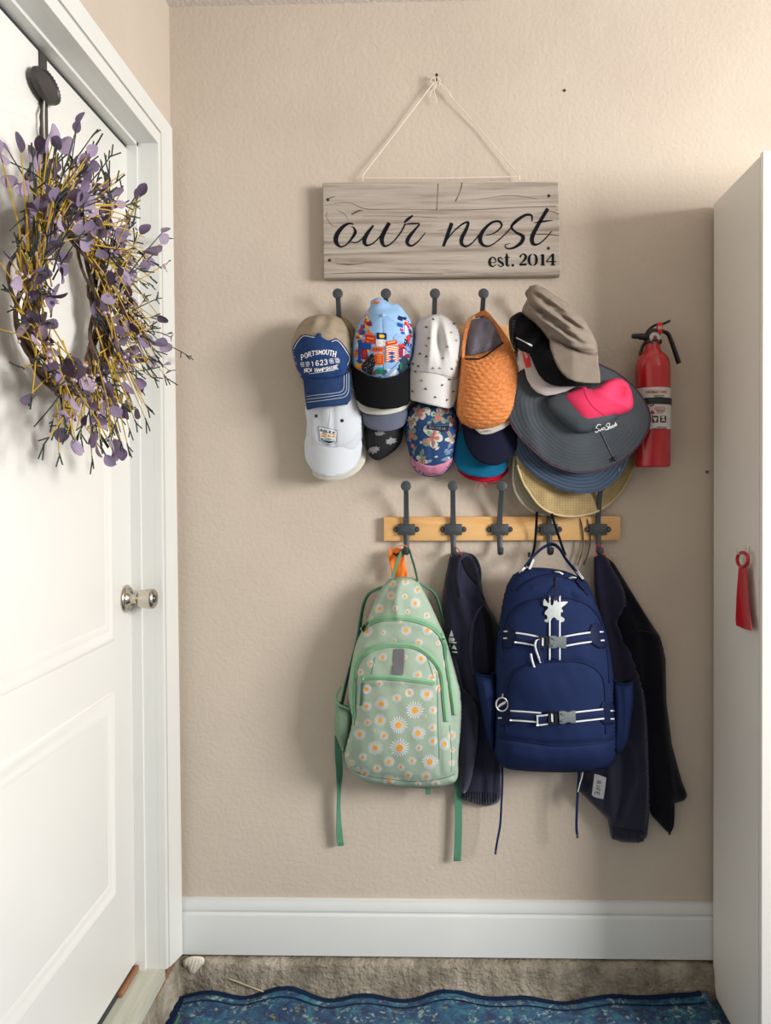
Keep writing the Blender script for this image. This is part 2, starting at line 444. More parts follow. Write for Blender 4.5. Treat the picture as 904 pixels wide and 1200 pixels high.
def rug_material():
    k = NT('blue_persian_rug'); k.b.inputs['Roughness'].default_value = .95; k.b.inputs['Specular IOR Level'].default_value = .1
    k.b.inputs['Sheen Weight'].default_value = .15
    co = k.coord()
    n1 = k.n('ShaderNodeTexNoise'); n1.inputs['Scale'].default_value = 26; n1.inputs['Detail'].default_value = 6; n1.inputs['Distortion'].default_value = 1.2; k.l(co, n1.inputs['Vector'])
    r = k.ramp(n1.outputs['Fac'], [(.32, lin('#0e2442')), (.46, lin('#153a62')), (.56, lin('#1b5273')), (.66, lin('#276d7c')), (.75, lin('#5f7d80'))])
    v = k.n('ShaderNodeTexVoronoi'); v.inputs['Scale'].default_value = 55; v.inputs['Randomness'].default_value = 1; k.l(co, v.inputs['Vector'])
    nf = k.n('ShaderNodeTexNoise'); nf.inputs['Scale'].default_value = 75; nf.inputs['Detail'].default_value = 3; nf.inputs['Distortion'].default_value = .8; k.l(co, nf.inputs['Vector'])
    s = k.ramp(nf.outputs['Fac'], [(.54, (0, 0, 0, 1)), (.62, (1, 1, 1, 1))])
    n3 = k.n('ShaderNodeTexNoise'); n3.inputs['Scale'].default_value = 22; n3.inputs['Detail'].default_value = 2; k.l(co, n3.inputs['Vector'])
    s3 = k.ramp(n3.outputs['Fac'], [(.45, (0, 0, 0, 1)), (.56, (1, 1, 1, 1))])
    mu = k.n('ShaderNodeMath', operation='MULTIPLY'); k.l(s.outputs[0], mu.inputs[0]); k.l(s3.outputs[0], mu.inputs[1])
    hue = k.ramp(v.outputs['Color'], [(.3, lin('#93a9a8')), (.6, lin('#6f9496')), (.8, lin('#70733f'))])
    mx = k.n('ShaderNodeMix', data_type='RGBA'); k.l(mu.outputs[0], mx.inputs[0]); k.l(r.outputs[0], mx.inputs[6]); k.l(hue.outputs[0], mx.inputs[7])
    k.l(mx.outputs[2], k.b.inputs['Base Color'])
    n2 = k.n('ShaderNodeTexNoise'); n2.inputs['Scale'].default_value = 420; n2.inputs['Detail'].default_value = 3; k.l(co, n2.inputs['Vector'])
    k.bump(n2.outputs['Fac'], .8, .004)
    return k.m
M_WALL = wall_material()
M_WHITE = mat('white_door_paint', '#e2e1dc', rough=.38, var=.012, vscale=6, bump=.05, bscale=60)
M_TRIM = mat('white_trim_paint', '#d6d7d3', rough=.42, var=.015, vscale=8, bump=.06, bscale=80)
M_BASE = mat('white_baseboard_paint', '#cfd2d1', rough=.45, var=.02, vscale=8, bump=.06, bscale=80)
M_CEIL = mat('ceiling_texture', '#d8d2cb', rough=.9, var=.05, vscale=90, bump=.9, bscale=120, bdist=.004)
M_CONC = concrete_material()
M_SILL = wood_material('weathered_sill_paint', [(.3, lin('#a5a698')), (.55, lin('#c3c4b5')), (.75, lin('#d2d3c6'))], 30, (1, .06, 1), .7, .4)
M_SEAL = mat('dark_weatherstrip', '#2c2f33', rough=.8)
M_BRONZE = mat('bronze_strip', '#9a6a4a', rough=.5, metal=.3)
M_IRON = mat('dark_grey_iron', '#3a3e42', rough=.5, var=.06, vscale=80, bump=.15, bscale=400, spec=.4)
M_SCREW = mat('screw_steel', '#6b6e72', rough=.35, metal=.9)
M_PINE = wood_material('pine_rail', [(.25, lin('#c48f52')), (.5, lin('#dcae72')), (.8, lin('#e7c08a'))], 22, (.12, 1, 1), .5, .15)
M_NICKEL = mat('satin_nickel', '#c9c0b2', rough=.22, metal=1.0, var=.02)
M_BLACKP = mat('black_plastic', '#141416', rough=.42, var=.05)
M_DARKNAIL = mat('rusty_nail', '#4a3528', rough=.7, metal=.5)

# ------------------------------------------------------------------ the setting
XL = -0.683                        # left wall plane
XJ = -0.665                        # casing face
DX = -0.740                        # door face
DY0, DY1 = -0.146, -1.005           # door opening, far and near jamb
ZS = 0.142                         # sill top
ZT = 2.188                         # head of the opening
ZC = 2.606                         # ceiling
w = MB(); w.box((XL-.15, 0, -.05), (2.6, .12, ZC+.05)); w.build('wall_back', M_WALL, kind='structure', smooth=False, label='beige orange-peel textured back wall behind the hooks')
w = MB()
w.box((XL-.12, DY0+.02, -.05), (XL, 0, ZC+.02)); w.box((XL-.12, DY1-.02, ZT+.02), (XL, DY0+.02, ZC+.02)); w.box((XL-.12, -4.2, -.05), (XL, DY1-.02, ZC+.02))
w.build('wall_left', M_WALL, kind='structure', smooth=False, label='beige left wall around the white door')
w = MB(); w.box((XL-.12, -4.6, ZC), (2.6, .1, ZC+.1)); w.build('ceiling', M_CEIL, kind='structure', smooth=False, label='off-white textured ceiling')
w = MB(); w.box((XL-.4, -4.6, -.06), (2.6, .02, -.004)); w.build('floor', M_CONC, kind='structure', smooth=False, label='bare concrete garage floor under the rug')
# concrete curb along the back and the left wall, knocked about
def curb():
    mb = MB(); r2 = random.Random(3)
    n = 150; prof = [(-.0, .094), (-.022, .0945), (-.031, .088), (-.033, .06), (-.032, .03), (-.034, -.004)]
    rows = []
    for i in range(n+1):
        x = XJ-.02+(1.45)*i/n; row = []
        for j, (y, z) in enumerate(prof):
            k = 0 if j in (0,) else 1
            row.append((x, y+k*r2.uniform(-.004, .003), z+(r2.uniform(-.007, .001) if j in (1, 2) else 0)))
        rows.append(row)
    mb.grid(rows); mb.build('trim_3', M_CONC, kind='structure', label='rough chipped concrete curb under the baseboard')
    mb = MB(); rows = []
    for i in range(101):
        y = -.0-1.5*i/100; row = []
        top = .105 if y > -.2 else .128
        for j, (x, z) in enumerate([(XL-.09, top+.004), (XJ-.022, top), (XJ-.007, top-.016), (XJ-.004, .06), (XJ-.001, .02), (XJ+.004, -.004)]):
            k = 0 if j == 0 else 1
            row.append((x+k*r2.uniform(-.004, .003), y, z+k*r2.uniform(-.006, .004)))
        rows.append(row)
    mb.grid(rows); mb.build('trim_4', M_CONC, kind='structure', label='rough concrete curb below the door sill')
curb()
# baseboard: coved profile, returns at the casing
mb = MB(); prof = [(0, .101), (-.016, .101), (-.016, .205), (-.0145, .209), (-.0105, .2115), (-.0105, .2155), (-.013, .218), (-.0125, .232), (-.009, .238), (-.0075, .246), (0, .2475)]
mb.grid([[(x, y, z) for (y, z) in prof] for x in np.linspace(XL+.001, 2.5, 30)])
mb.build('baseboard_back', M_BASE, kind='structure', smooth=True, label='white stepped baseboard along the back wall')
# door casing, jamb, stop, sill
def casing():
    mb = MB()
    # far leg of the casing: flat board, bottom cut on a slant; head board above
    y0, y1, ys = -.040, DY0, -.122
    def prism(poly, x0, x1):
        n = len(poly); mb.add([(x0, a, b) for a, b in poly]+[(x1, a, b) for a, b in poly], [tuple(range(n)), tuple(reversed(range(n, 2*n)))]+[(i, (i+1) % n, n+(i+1) % n, n+i) for i in range(n)])
    prism([(y0+.02, .104), (y0, ZT+.083), (ys, ZT+.036), (ys, .132)], XL-.001, XJ)           # outer flat, mitred
    prism([(ys, .132), (ys, ZT+.036), (ys-.008, ZT+.03), (ys-.008, .135)], XL-.001, XJ-.006)   # groove
    prism([(ys-.008, .135), (ys-.008, ZT+.03), (y1, ZT), (y1, .141)], XL-.001, XJ-.001)          # inner bead
    prism([(y0, ZT+.083), (DY1-.11, ZT+.083), (DY1-.11, ZT+.036), (ys, ZT+.036)], XL-.001, XJ)
    prism([(ys, ZT+.036), (DY1-.11, ZT+.036), (DY1-.11, ZT+.03), (ys-.008, ZT+.03)], XL-.001, XJ-.006)
    prism([(ys-.008, ZT+.03), (DY1-.11, ZT+.03), (DY1-.11, ZT), (y1, ZT)], XL-.001, XJ-.001)
    prism([(DY1, .14), (DY1, ZT), (DY1-.11, ZT+.083), (DY1-.11, .14)], XL-.001, XJ)
    mb.build('trim_1', M_TRIM, kind='structure', smooth=False, label='white flat casing board around the door')
    mb = MB()
    mb.box((DX-.09, DY0, ZS-.004), (XL-.0012, DY0+.018, ZT+.018)); mb.box((DX-.09, DY1, ZT), (XL-.0012, DY0, ZT+.018)); mb.box((DX-.09, DY1-.018, ZS-.004), (XL-.0012, DY1, ZT+.018))
    mb.box((DX-.012, DY0-.008, ZS), (DX+.024, DY0, ZT)); mb.box((DX-.012, DY1, ZT-.008), (DX+.024, DY0, ZT))
    mb.build('trim_2', M_TRIM, kind='structure', smooth=False, label='white door jamb and stop')
    mb = MB(); mb.box((DX-.14, -1.2, ZS-.028), (XJ-.003, DY0+.0, ZS), .003)
    mb.build('trim_5', M_SILL, kind='structure', label='weathered grey-green wooden door sill')
    mb = MB(); mb.box((XJ-.03, -1.2, ZS-.05), (XJ-.012, DY0+.1, ZS-.027)); mb.build('trim_6', mat('raw_brown_wood', '#7a5c40', rough=.85, var=.25, vscale=60), kind='structure', smooth=False, label='raw brown wood under the sill edge')
casing()
# door
def door():
    root = thing('door_1', 'white moulded two-panel door with a nickel knob', None, (DX, -.575, ZS)); root['kind'] = 'structure'
    yf, yn = DY0-.008, -.996; zb, zt = ZS+.021, ZT-.016
    mb = MB(); mb.box((DX-.044, yn, zb), (DX, yf, zt), .002); mb.build('slab', M_WHITE, root)
    # a moulding is a rounded bead with a sunk inner edge; it follows each panel
    def ring(path, name):
        mb = MB(); rows = []; m = len(path); P = [Vector(p) for p in path]
        prof = [(0, -.001), (.004, .0022), (.011, .003), (.018, .0018), (.024, .0003), (.034, .0016), (.040, .002), (.05, -.001)]
        for i, p in enumerate(P):
            a = (P[i]-P[i-1]).normalized(); b = (P[(i+1) % m]-P[i]).normalized(); t = (a+b).normalized()
            nn = Vector((-t.y, t.x)); k = 1/max(.35, math.sqrt(max(0, (1+a.dot(b))/2)))
            rows.append([(DX+h, p.x+nn.x*o*k, p.y+nn.y*o*k) for (o, h) in prof])
        mb.grid(rows, closed_v=True); mb.build(name, M_WHITE, root)
    ya, yb = -.267, -.883
    arch = [(ya, .985)]+[((ya+yb)/2+(ya-yb)/2*math.cos(math.pi*i/16), 2.073-1.3*((ya-yb)/2*math.cos(math.pi*i/16))**2) for i in range(17)]+[(yb, .985)]
    ring(arch, 'panel_moulding')
    ring([(ya, .388), (ya, .872), (yb, .872), (yb, .388)], 'panel_moulding')
    # weather strips
    mb = MB(); mb.box((DX-.03, yf, zb), (DX-.002, DY0, zt)); mb.box((DX-.03, yn, zt), (DX-.002, yf, ZT)); mb.build('weather_strip', M_SEAL, root, smooth=False, label='dark rubber weather strip')
    mb = MB(); mb.box((DX-.004, -.262, ZS+.001), (DX+.008, yf+.004, ZS+.014), .002); mb.build('bottom_sweep', M_BRONZE, root, label='bronze door sweep')
    mb = MB(); mb.box((DX-.04, yn, ZS+.001), (DX-.002, -.262, ZS+.02)); mb.build('bottom_seal', M_SEAL, root, smooth=False)
    # knob
    ky, kz = -.193, 1.074
    mb = MB(); mb.lathe([(0, .0), (.034, .0), (.034, .004), (.031, .0075), (.026, .0085), (.0235, .006), (.018, .0065), (.014, .011), (.0125, .014), (0, .014)], (DX, ky, kz), (1, 0, 0), 40)
    ks = mb.build('knob_rosette', M_NICKEL, root, smooth=True)
    mb = MB(); mb.lathe([(0, .012), (.0115, .012), (.0105, .022), (.0105, .028), (.0165, .031), (.0205, .036), (.0235, .05), (.0245, .064), (.0235, .069), (.019, .0725), (.016, .071), (0, .069)], (DX, ky, kz), (1, 0, 0), 40)
    kn = mb.build('knob', M_NICKEL, root, smooth=True)
    mb = MB(); mb.lathe([(0, .0685), (.009, .0695), (.009, .0735), (.007, .0745), (0, .0745)], (DX, ky, kz), (1, 0, 0), 20); mb.build('lock_button', M_SCREW, kn)
door()
# rug with a rippled back edge
def rug():
    mb = MB(); n = 110; m = 40; rows = []
    x0, x1 = XJ-.004, .84
    def edge(x): return -.047+.006*math.sin(x*13+1)+.005*math.sin(x*29)-.0
    def lift(x, t):
        e = math.exp(-t*9)
        r = .012+.010*e*max(0, math.sin(x*13.5+.4))+.006*e*math.sin(x*31+1)
        if x > .58: r += .05*e*min(1, (x-.58)/.16)**2
        return max(.006, r)
    for i in range(n+1):
        x = x0+(x1-x0)*i/n; row = []
        for j in range(m+1):
            t = (j/m)**1.5*2.2; y = edge(x)-t
            z = lift(x, t) if x < .715 else .009 if j > 3 else .009
            if x >= .715: y = min(y, edge(x)-t)
            row.append((x+(.004*math.sin(y*40) if i == 0 else 0), y, z))
        rows.append([(row[0][0], row[0][1], -.003)]+row)
    mb.grid(rows)
    r = mb.build('area_rug', rug_material(), label='blue and teal patterned rug with dark border on the floor', cat='rug', smooth='all')
    root = r
    M_RB = fabric('navy_rug_border', '#10243f', bump=.8, bscale=400)
    M_RG = fabric('olive_rug_line', '#5f7d4e', bump=.8, bscale=400)
    def band(t0, t1, mm, nm, up):
        mb = MB(); rr = []
        for i in range(n+1):
            x = x0+(x1-x0)*i/n
            if x > .70: break
            rr.append([(x, edge(x)-(t0+(t1-t0)*k/3), lift(x, t0+(t1-t0)*k/3)+up) for k in range(4)])
        mb.grid(rr); mb.build(nm, mm, root, smooth='all')
    band(-.004, .011, M_RB, 'border_band', .003); band(.03, .035, M_RB, 'border_band', .002)
    mb = MB(); mb.grid([[(x0+a, edge(x0)-.004-1.9*j/60, lift(x0, 1.9*j/60)+.003) for a in (-.001, .012, .022)] for j in range(61)]); mb.build('border_band', M_RB, root, smooth='all')
    mb = MB(); mb.grid([[(x0+a, edge(x0)-.02-1.9*j/60, lift(x0, 1.9*j/60)+.003) for a in (.026, .031)] for j in range(61)]); mb.build('border_line', M_RG, root, smooth='all')
rug()
# tall metal locker
def locker():
    LX, LF, LB = .729, -.326, -.024
    M_LK = mat('grey_white_locker_paint', '#e3e1db', rough=.35, var=.012, vscale=5, bump=.04, bscale=40)
    M_LD = mat('white_locker_door', '#ebeae6', rough=.3, var=.01, vscale=5)
    root = thing('locker', 'tall white metal cabinet standing on the rug at right', 'cabinet', (1.0, -.17, .017))
    def side(x0, x1, nm):
        poly = [(LF+.018, .017), (-.047, .022), (LB, .065), (LB, 2.062), (LF+.018, 2.066)]
        mb = MB(); n = len(poly); mb.add([(x0, a, b) for a, b in poly]+[(x1, a, b) for a, b in poly], [tuple(range(n)), tuple(reversed(range(n, 2*n)))]+[(i, (i+1) % n, n+(i+1) % n, n+i) for i in range(n)])
        mb.build(nm, M_LK, root, smooth=False)
    side(LX, LX+.018, 'side_panel'); side(1.252, 1.27, 'side_panel')
    mb = MB(); mb.box((LX+.018, LF+.018, 2.045), (1.252, LB, 2.064)); mb.build('top_panel', M_LK, root, smooth=False)
    mb = MB(); mb.box((LX+.018, LF+.02, .07), (1.252, LB, .088)); mb.build('bottom_panel', M_LK, root, smooth=False)
    mb = MB(); mb.box((LX+.018, LB-.006, .088), (1.252, LB, 2.045)); mb.build('back_panel', M_LK, root, smooth=False)
    for a, b, s in ((LX-.0005, .9975, 1), (1.0005, 1.2705, -1)):
        mb = MB(); mb.box((a, LF, .03), (b, LF+.0165, 2.072), .002); d = mb.build('door', M_LD, root)
        hx = .9975-.04 if s > 0 else 1.04
        mb = MB(); mb.tube([(hx, LF-.002, 1.0), (hx, LF-.03, 1.01), (hx, LF-.03, 1.12), (hx, LF-.002, 1.13)], .006, 10); mb.build('handle', M_NICKEL, d)
    # shoehorn on its own hook
    Xs = LX-.016
    def q(x, y): return atx(x, y, Xs)
    M_RED = mat('glossy_red_plastic', '#b80f22', rough=.28, var=.03, coat=.3)
    def pz(x, y): return (855+x/10, 630+y/10)
    mb = MB()
    L = [(122, 335), (118, 370), (112, 450), (103, 560), (95, 680), (88, 850), (85, 960), (92, 1030)]; R = [(200, 335), (208, 370), (212, 450), (220, 560), (228, 680), (240, 850), (262, 1010), (272, 1090)]
    rows = []
    Lc = crom([Vector(p) for p in L], 5); Rc = crom([Vector(p) for p in R], 5)
    for a, b in zip(Lc, Rc):
        row = []; t = max(0, (a.y-370)/720)
        for k in range(11):
            u = k/10; p = a.lerp(b, u)
            if t > .85: p = p+Vector((0, 34*math.sin(math.pi*u)*(t-.85)/.15))
            v = q(*pz(p.x, p.y)); cv = .006*(math.sin(math.pi*u))*min(1, .3+t)
            row.append((v.x-.002+cv*.8, v.y, v.z))
        rows.append(row)
    nv = len(rows)
    full = [r+[(x+.0022, y, z) for (x, y, z) in reversed(r)] for r in rows]
    mb.grid(full, closed_u=True)
    for rr in (full[0], full[-1]): mb.add(rr, [tuple(range(len(rr)))])
    ring = [q(*pz(158+64*math.cos(2*math.pi*i/28), 258+84*math.sin(2*math.pi*i/28))) for i in range(28)]
    ring.append(ring[0]); mb.tube(ring, .004, 10, cap=False)
    mb.build('shoehorn', M_RED, label='red plastic shoehorn with a ring handle hanging on the cabinet side', cat='shoehorn')
    mb = MB(); a = q(*pz(135, 160)); b = q(*pz(150, 190))
    mb.box((LX-.004, a.y-.011, a.z-.02), (LX-.0003, a.y+.009, a.z+.012), .001)
    mb.tube([(LX-.003, a.y, a.z), (LX-.02, a.y, a.z-.006), (LX-.026, a.y-.001, a.z-.001), (LX-.026, a.y-.002, a.z+.006)], .0022, 8)
    mb.build('adhesive_hook', mat('clear_white_plastic', '#dcdcd6', rough=.3), label='small white adhesive hook holding the red shoehorn', cat='hook')
locker()
# small marks on the wall and the curb
mb = MB(); p = at(829, 553, .001); mb.lathe([(0, .0035), (.004, .003), (.0045, 0), (0, -.004)], (p.x, -.0005, p.z), (0, -1, 0), 12)
mb.build('screw', M_SCREW, label='small screw in the wall left of the cabinet', cat='screw')
mb = MB(); p = at(662, 106, .001); mb.lathe([(0, .003), (.0032, .0025), (.0035, 0), (0, -.004)], (p.x, -.0005, p.z), (0, -1, 0), 12)
mb.build('nail', M_DARKNAIL, label='bare nail head in the wall upper right of the wooden sign', cat='nail')
mb = MB()
puff(mb, [(215, 1126), (225, 1121), (238, 1122), (239, 1129), (234, 1134), (228, 1141), (222, 1140), (219, 1133), (216, 1134)], .034, .008, .4, 1.6, folds=lambda X, Y: .002*np.sin(X*1.6+Y*.5), edge=.001)
mb.build('caulk_blob', mat('dried_white_caulk', '#d6cdbf', rough=.7, var=.08, vscale=120, bump=.4, bscale=200), label='blob of dried white caulk on the concrete at left corner', cat='caulk', smooth='all')
mb = MB(); mb.tube([at(269, 1147, .039), at(290, 1155, .0385), at(311, 1163, .041)], .0016, 6); mb.build('straw', mat('dry_straw', '#b9a888', rough=.8), label='thin dry straw lying against the concrete curb', cat='twig')
# ------------------------------------------------------------------ wooden sign on a string, and its nail
def sign():
    M_BW = wood_material('weathered_whitewashed_wood', [(.2, lin('#54493f')), (.36, lin('#84796f')), (.5, lin('#a1978d')), (.66, lin('#aea69c')), (.85, lin('#9d8f7b'))], 60, (.05, 1, 1), .9, .8, spec=.1)
    M_INK = mat('black_stencil_paint', '#15171d', rough=.9, var=.1, vscale=90, spec=.1)
    c = at(517, 270, .02)
    root = thing('wooden_sign', 'weathered whitewashed wooden sign lettered our nest hanging from white string', 'sign', (c.x, -.02, c.z))
    D = .034
    a, b, cc, d = at(378.2, 214.2, D), at(654.5, 213, D), at(657.3, 322.3, D), at(379.5, 325.8, D)
    bm = bmesh.new(); vs = []
    for y in (-D, -.006):
        for p in (a, b, cc, d): vs.append(bm.verts.new((p.x, y, p.z)))
    for f in ((0, 1, 2, 3), (7, 6, 5, 4), (0, 4, 5, 1), (1, 5, 6, 2), (2, 6, 7, 3), (3, 7, 4, 0)): bm.faces.new([vs[i] for i in f])
    bm.edges.ensure_lookup_table()
    bot = [e for e in bm.edges if set(e.verts) == {vs[2], vs[3]}]
    bmesh.ops.bevel(bm, geom=bot, offset=.011, segments=3, affect='EDGES', profile=.6)
    oth = [e for e in bm.edges if e.calc_length() > .02 and e not in bot]
    bmesh.ops.bevel(bm, geom=[e for e in bm.edges if e.is_valid and len(e.link_faces) == 2 and e.calc_face_angle() > 1], offset=.0015, segments=1, affect='EDGES')
    bm.verts.index_update(); mb = MB(); mb.add([v.co[:] for v in bm.verts], [[v.index for v in f.verts] for f in bm.faces]); bm.free()
    board = mb.build('board', M_BW, root)
    A = (370, 205, 6.027); B = (510, 205, 5.832)
    o_ = [[(268, 350, 8), (240, 342, 13), (195, 365, 24), (152, 420, 32), (145, 470, 30), (172, 505, 14), (215, 495, 10), (255, 450, 16), (281, 405, 22), (272, 375, 10), (256, 364, 5)],
          [(245, 472, 6), (290, 477, 9), (328, 452, 9), (356, 415, 9)]]
    u_ = [[(410, 356, 12), (365, 415, 26), (345, 465, 28), (362, 497, 16), (410, 480, 9), (460, 430, 9), (505, 370, 12)],
          [(522, 338, 26), (487, 400, 30), (468, 455, 30), (488, 502, 16), (540, 480, 9), (600, 410, 10), (635, 345, 10)]]
    r_ = [[(688, 286, 12), (650, 315, 20), (626, 338, 8)],
          [(630, 348, 6), (680, 344, 12), (733, 346, 10), (700, 390, 16), (660, 440, 26), (648, 478, 24), (676, 501, 14), (725, 470, 9), (776, 408, 5)]]
    n_ = [[(116, 328, 24), (92, 395, 24), (58, 488, 18)], [(72, 458, 6), (130, 385, 8), (190, 335, 12), (228, 324, 16), (214, 372, 22), (185, 430, 26), (184, 470, 22), (215, 488, 14), (260, 460, 8), (304, 408, 9)]]
    e_ = [[(352, 411, 5), (410, 395, 8), (456, 350, 12), (440, 318, 15), (390, 325, 16), (335, 375, 22), (309, 430, 28), (325, 475, 20), (370, 486, 10), (430, 450, 8), (500, 385, 8), (555, 315, 10)]]
    s_ = [[(664, 318, 6), (662, 278, 13), (620, 274, 18), (560, 312, 22), (524, 355, 16), (552, 390, 14), (602, 420, 24), (590, 462, 24), (540, 497, 16), (494, 502, 10), (482, 480, 7), (512, 468, 4)]]
    t_ = [[(772, 230, 24), (730, 300, 24), (690, 370, 26), (664, 430, 28), (674, 472, 22), (712, 470, 10), (760, 430, 8), (799, 384, 5)], [(678, 326, 4), (740, 318, 13), (806, 309, 4)]]
    for F, ls in ((A, (o_, u_, r_)), (B, (n_, e_, s_, t_))):
        for st in ls:
            mb = MB()
            for q in st: brush(mb, q, D, *F)
            mb.build('script_letter', M_INK, root, smooth=False)
    for st in ([[(378, 598, 5), (414, 597, 5), (411, 572, 9), (394, 562, 7), (378, 577, 15), (374, 598, 19), (381, 618, 14), (398, 626, 8), (416, 613, 4)]],
               [[(465, 580, 5), (451, 564, 8), (435, 570, 11), (439, 588, 15), (460, 602, 16), (467, 616, 11), (450, 626, 7), (430, 612, 5)]],
               [[(492, 536, 6), (492, 560, 17), (492, 605, 18), (500, 622, 10), (513, 614, 4)], [(476, 563, 6), (513, 563, 6)]], [[(525, 617, 17), (541, 617, 17)]],
               [[(583, 562, 15), (591, 546, 8), (607, 541, 9), (622, 556, 18), (615, 577, 15), (595, 598, 8), (580, 612, 6)], [(579, 614, 13), (627, 611, 15)]],
               [[(664, 541, 5), (649, 553, 13), (643, 580, 19), (649, 607, 13), (664, 619, 5)], [(673, 541, 5), (690, 553, 13), (695, 580, 19), (690, 607, 13), (673, 619, 5)]],
               [[(738, 542, 19), (738, 618, 19)], [(722, 551, 5), (738, 545, 7)], [(722, 616, 6), (755, 616, 6)]],
               [[(807, 538, 17), (807, 616, 18)], [(800, 545, 6), (764, 590, 8)], [(763, 593, 7), (828, 593, 7)], [(790, 616, 6), (825, 616, 6)]]):
        mb = MB()
        for q in st: brush(mb, q, D, *B)
        mb.build('stencil_letter', M_INK, root, smooth=False)
    M_HOLE = mat('rust_stained_hole', '#35211a', rough=.9)
    for (x, y) in ((384.5, 234), (386.5, 305), (643.5, 229.5), (643, 291)):
        p = at(x, y, D); mb = MB(); mb.lathe([(0, .0022), (.0025, .002), (.0042, .0004), (.0042, -.002)], (p.x, -D, p.z), (0, -1, 0), 10); mb.build('nail_head', M_HOLE, root)
    M_DKW = mat('split_wood_grain', '#5a4636', rough=.9, var=.3, vscale=120)
    mb = MB()
    for s in ([(185, 50, 12), (178, 90, 8), (165, 130, 5), (140, 180, 12)], [(22, 60, 8), (18, 140, 4), (12, 240, 8)], [(30, 238, 3), (300, 236, 6), (560, 222, 4), (830, 214, 8)], [(640, 408, 4), (740, 404, 12), (850, 415, 8)],
              [(480, 385, 3), (560, 405, 6), (640, 412, 3)], [(300, 165, 2), (520, 140, 5), (700, 165, 3)], [(700, 262, 2), (790, 250, 8), (850, 268, 6)], [(20, 380, 2), (150, 365, 5), (290, 380, 2)]):
        brush(mb, [(a_, b_, c_*.7) for a_, b_, c_ in s], D, *B, lift=.0002, thick=.0003)
    for s in ([(255, 280, 16), (300, 255, 18), (335, 250, 4)], [(140, 625, 3), (230, 632, 14), (300, 628, 6), (375, 615, 4)], [(80, 260, 4), (78, 300, 3), (110, 350, 4), (150, 370, 2)], [(150, 250, 2), (205, 275, 4), (230, 320, 3)], [(60, 215, 2), (230, 195, 4), (360, 240, 6), (600, 242, 3), (860, 245, 4)],
              [(330, 290, 3), (560, 290, 4), (860, 300, 4)], [(60, 565, 5), (120, 560, 2)], [(400, 380, 2), (620, 430, 4), (900, 410, 3)], [(95, 165, 10), (140, 150, 4)], [(60, 700, 3), (420, 690, 8), (900, 700, 3)]):
        brush(mb, [(a_, b_, c_*.7) for a_, b_, c_ in s], D, *A, lift=.0002, thick=.0003)
    mb.build('cracks', M_DKW, root, smooth=False, label='dark splits and gouges in the wood')
    # string
    M_STR = mat('white_cotton_string', '#ddd3c4', rough=.9, var=.05, bump=.4, bscale=1500)
    def tp(x, y, d): return at(x, y, d)
    mb = MB()
    mb.tube([tp(425.5, 212, .02), tp(425.5, 206, .019), tp(428, 202, .018), tp(466, 153, .012), tp(509, 96, .018)], .0013, 6)
    mb.tube([tp(609, 211, .02), tp(609.5, 206, .019), tp(606, 203, .016), tp(565, 154, .011), tp(514, 97, .018)], .0013, 6)
    mb.tube([tp(425.5, 208.5, .021), tp(515, 209, .024), tp(609, 207, .021)], .0013, 6)
    mb.tube([tp(504, 97, .018), tp(506, 92, .02), tp(512, 90, .022), tp(516, 94, .021), tp(515, 101, .02), tp(511, 99, .02), tp(510, 92, .02)], .0014, 6)
    mb.tube([tp(512, 99, .02), tp(509, 106, .019), tp(511, 114, .017), tp(512, 121, .016)], .001, 6)
    mb.tube([tp(511, 99, .02), tp(506, 107, .018), tp(504, 113, .016)], .001, 6)
    mb.tube([tp(515, 98, .02), tp(522, 102, .018), tp(528, 110, .016), tp(531, 117, .015)], .0013, 6)
    mb.build('string', M_STR, root)
    mb = MB(); p = at(512, 95, .0)
    mb.tube([(p.x, .01, p.z), (p.x, -.024, p.z+.003)], .0016, 8); mb.lathe([(0, .002), (.004, .0018), (.004, .0), (0, 0)], (p.x, -.024, p.z+.003), (0, -1, .1), 12)
    mb.build('nail', M_DARKNAIL, label='nail at the top of the string holding the wooden sign', cat='nail')
sign()
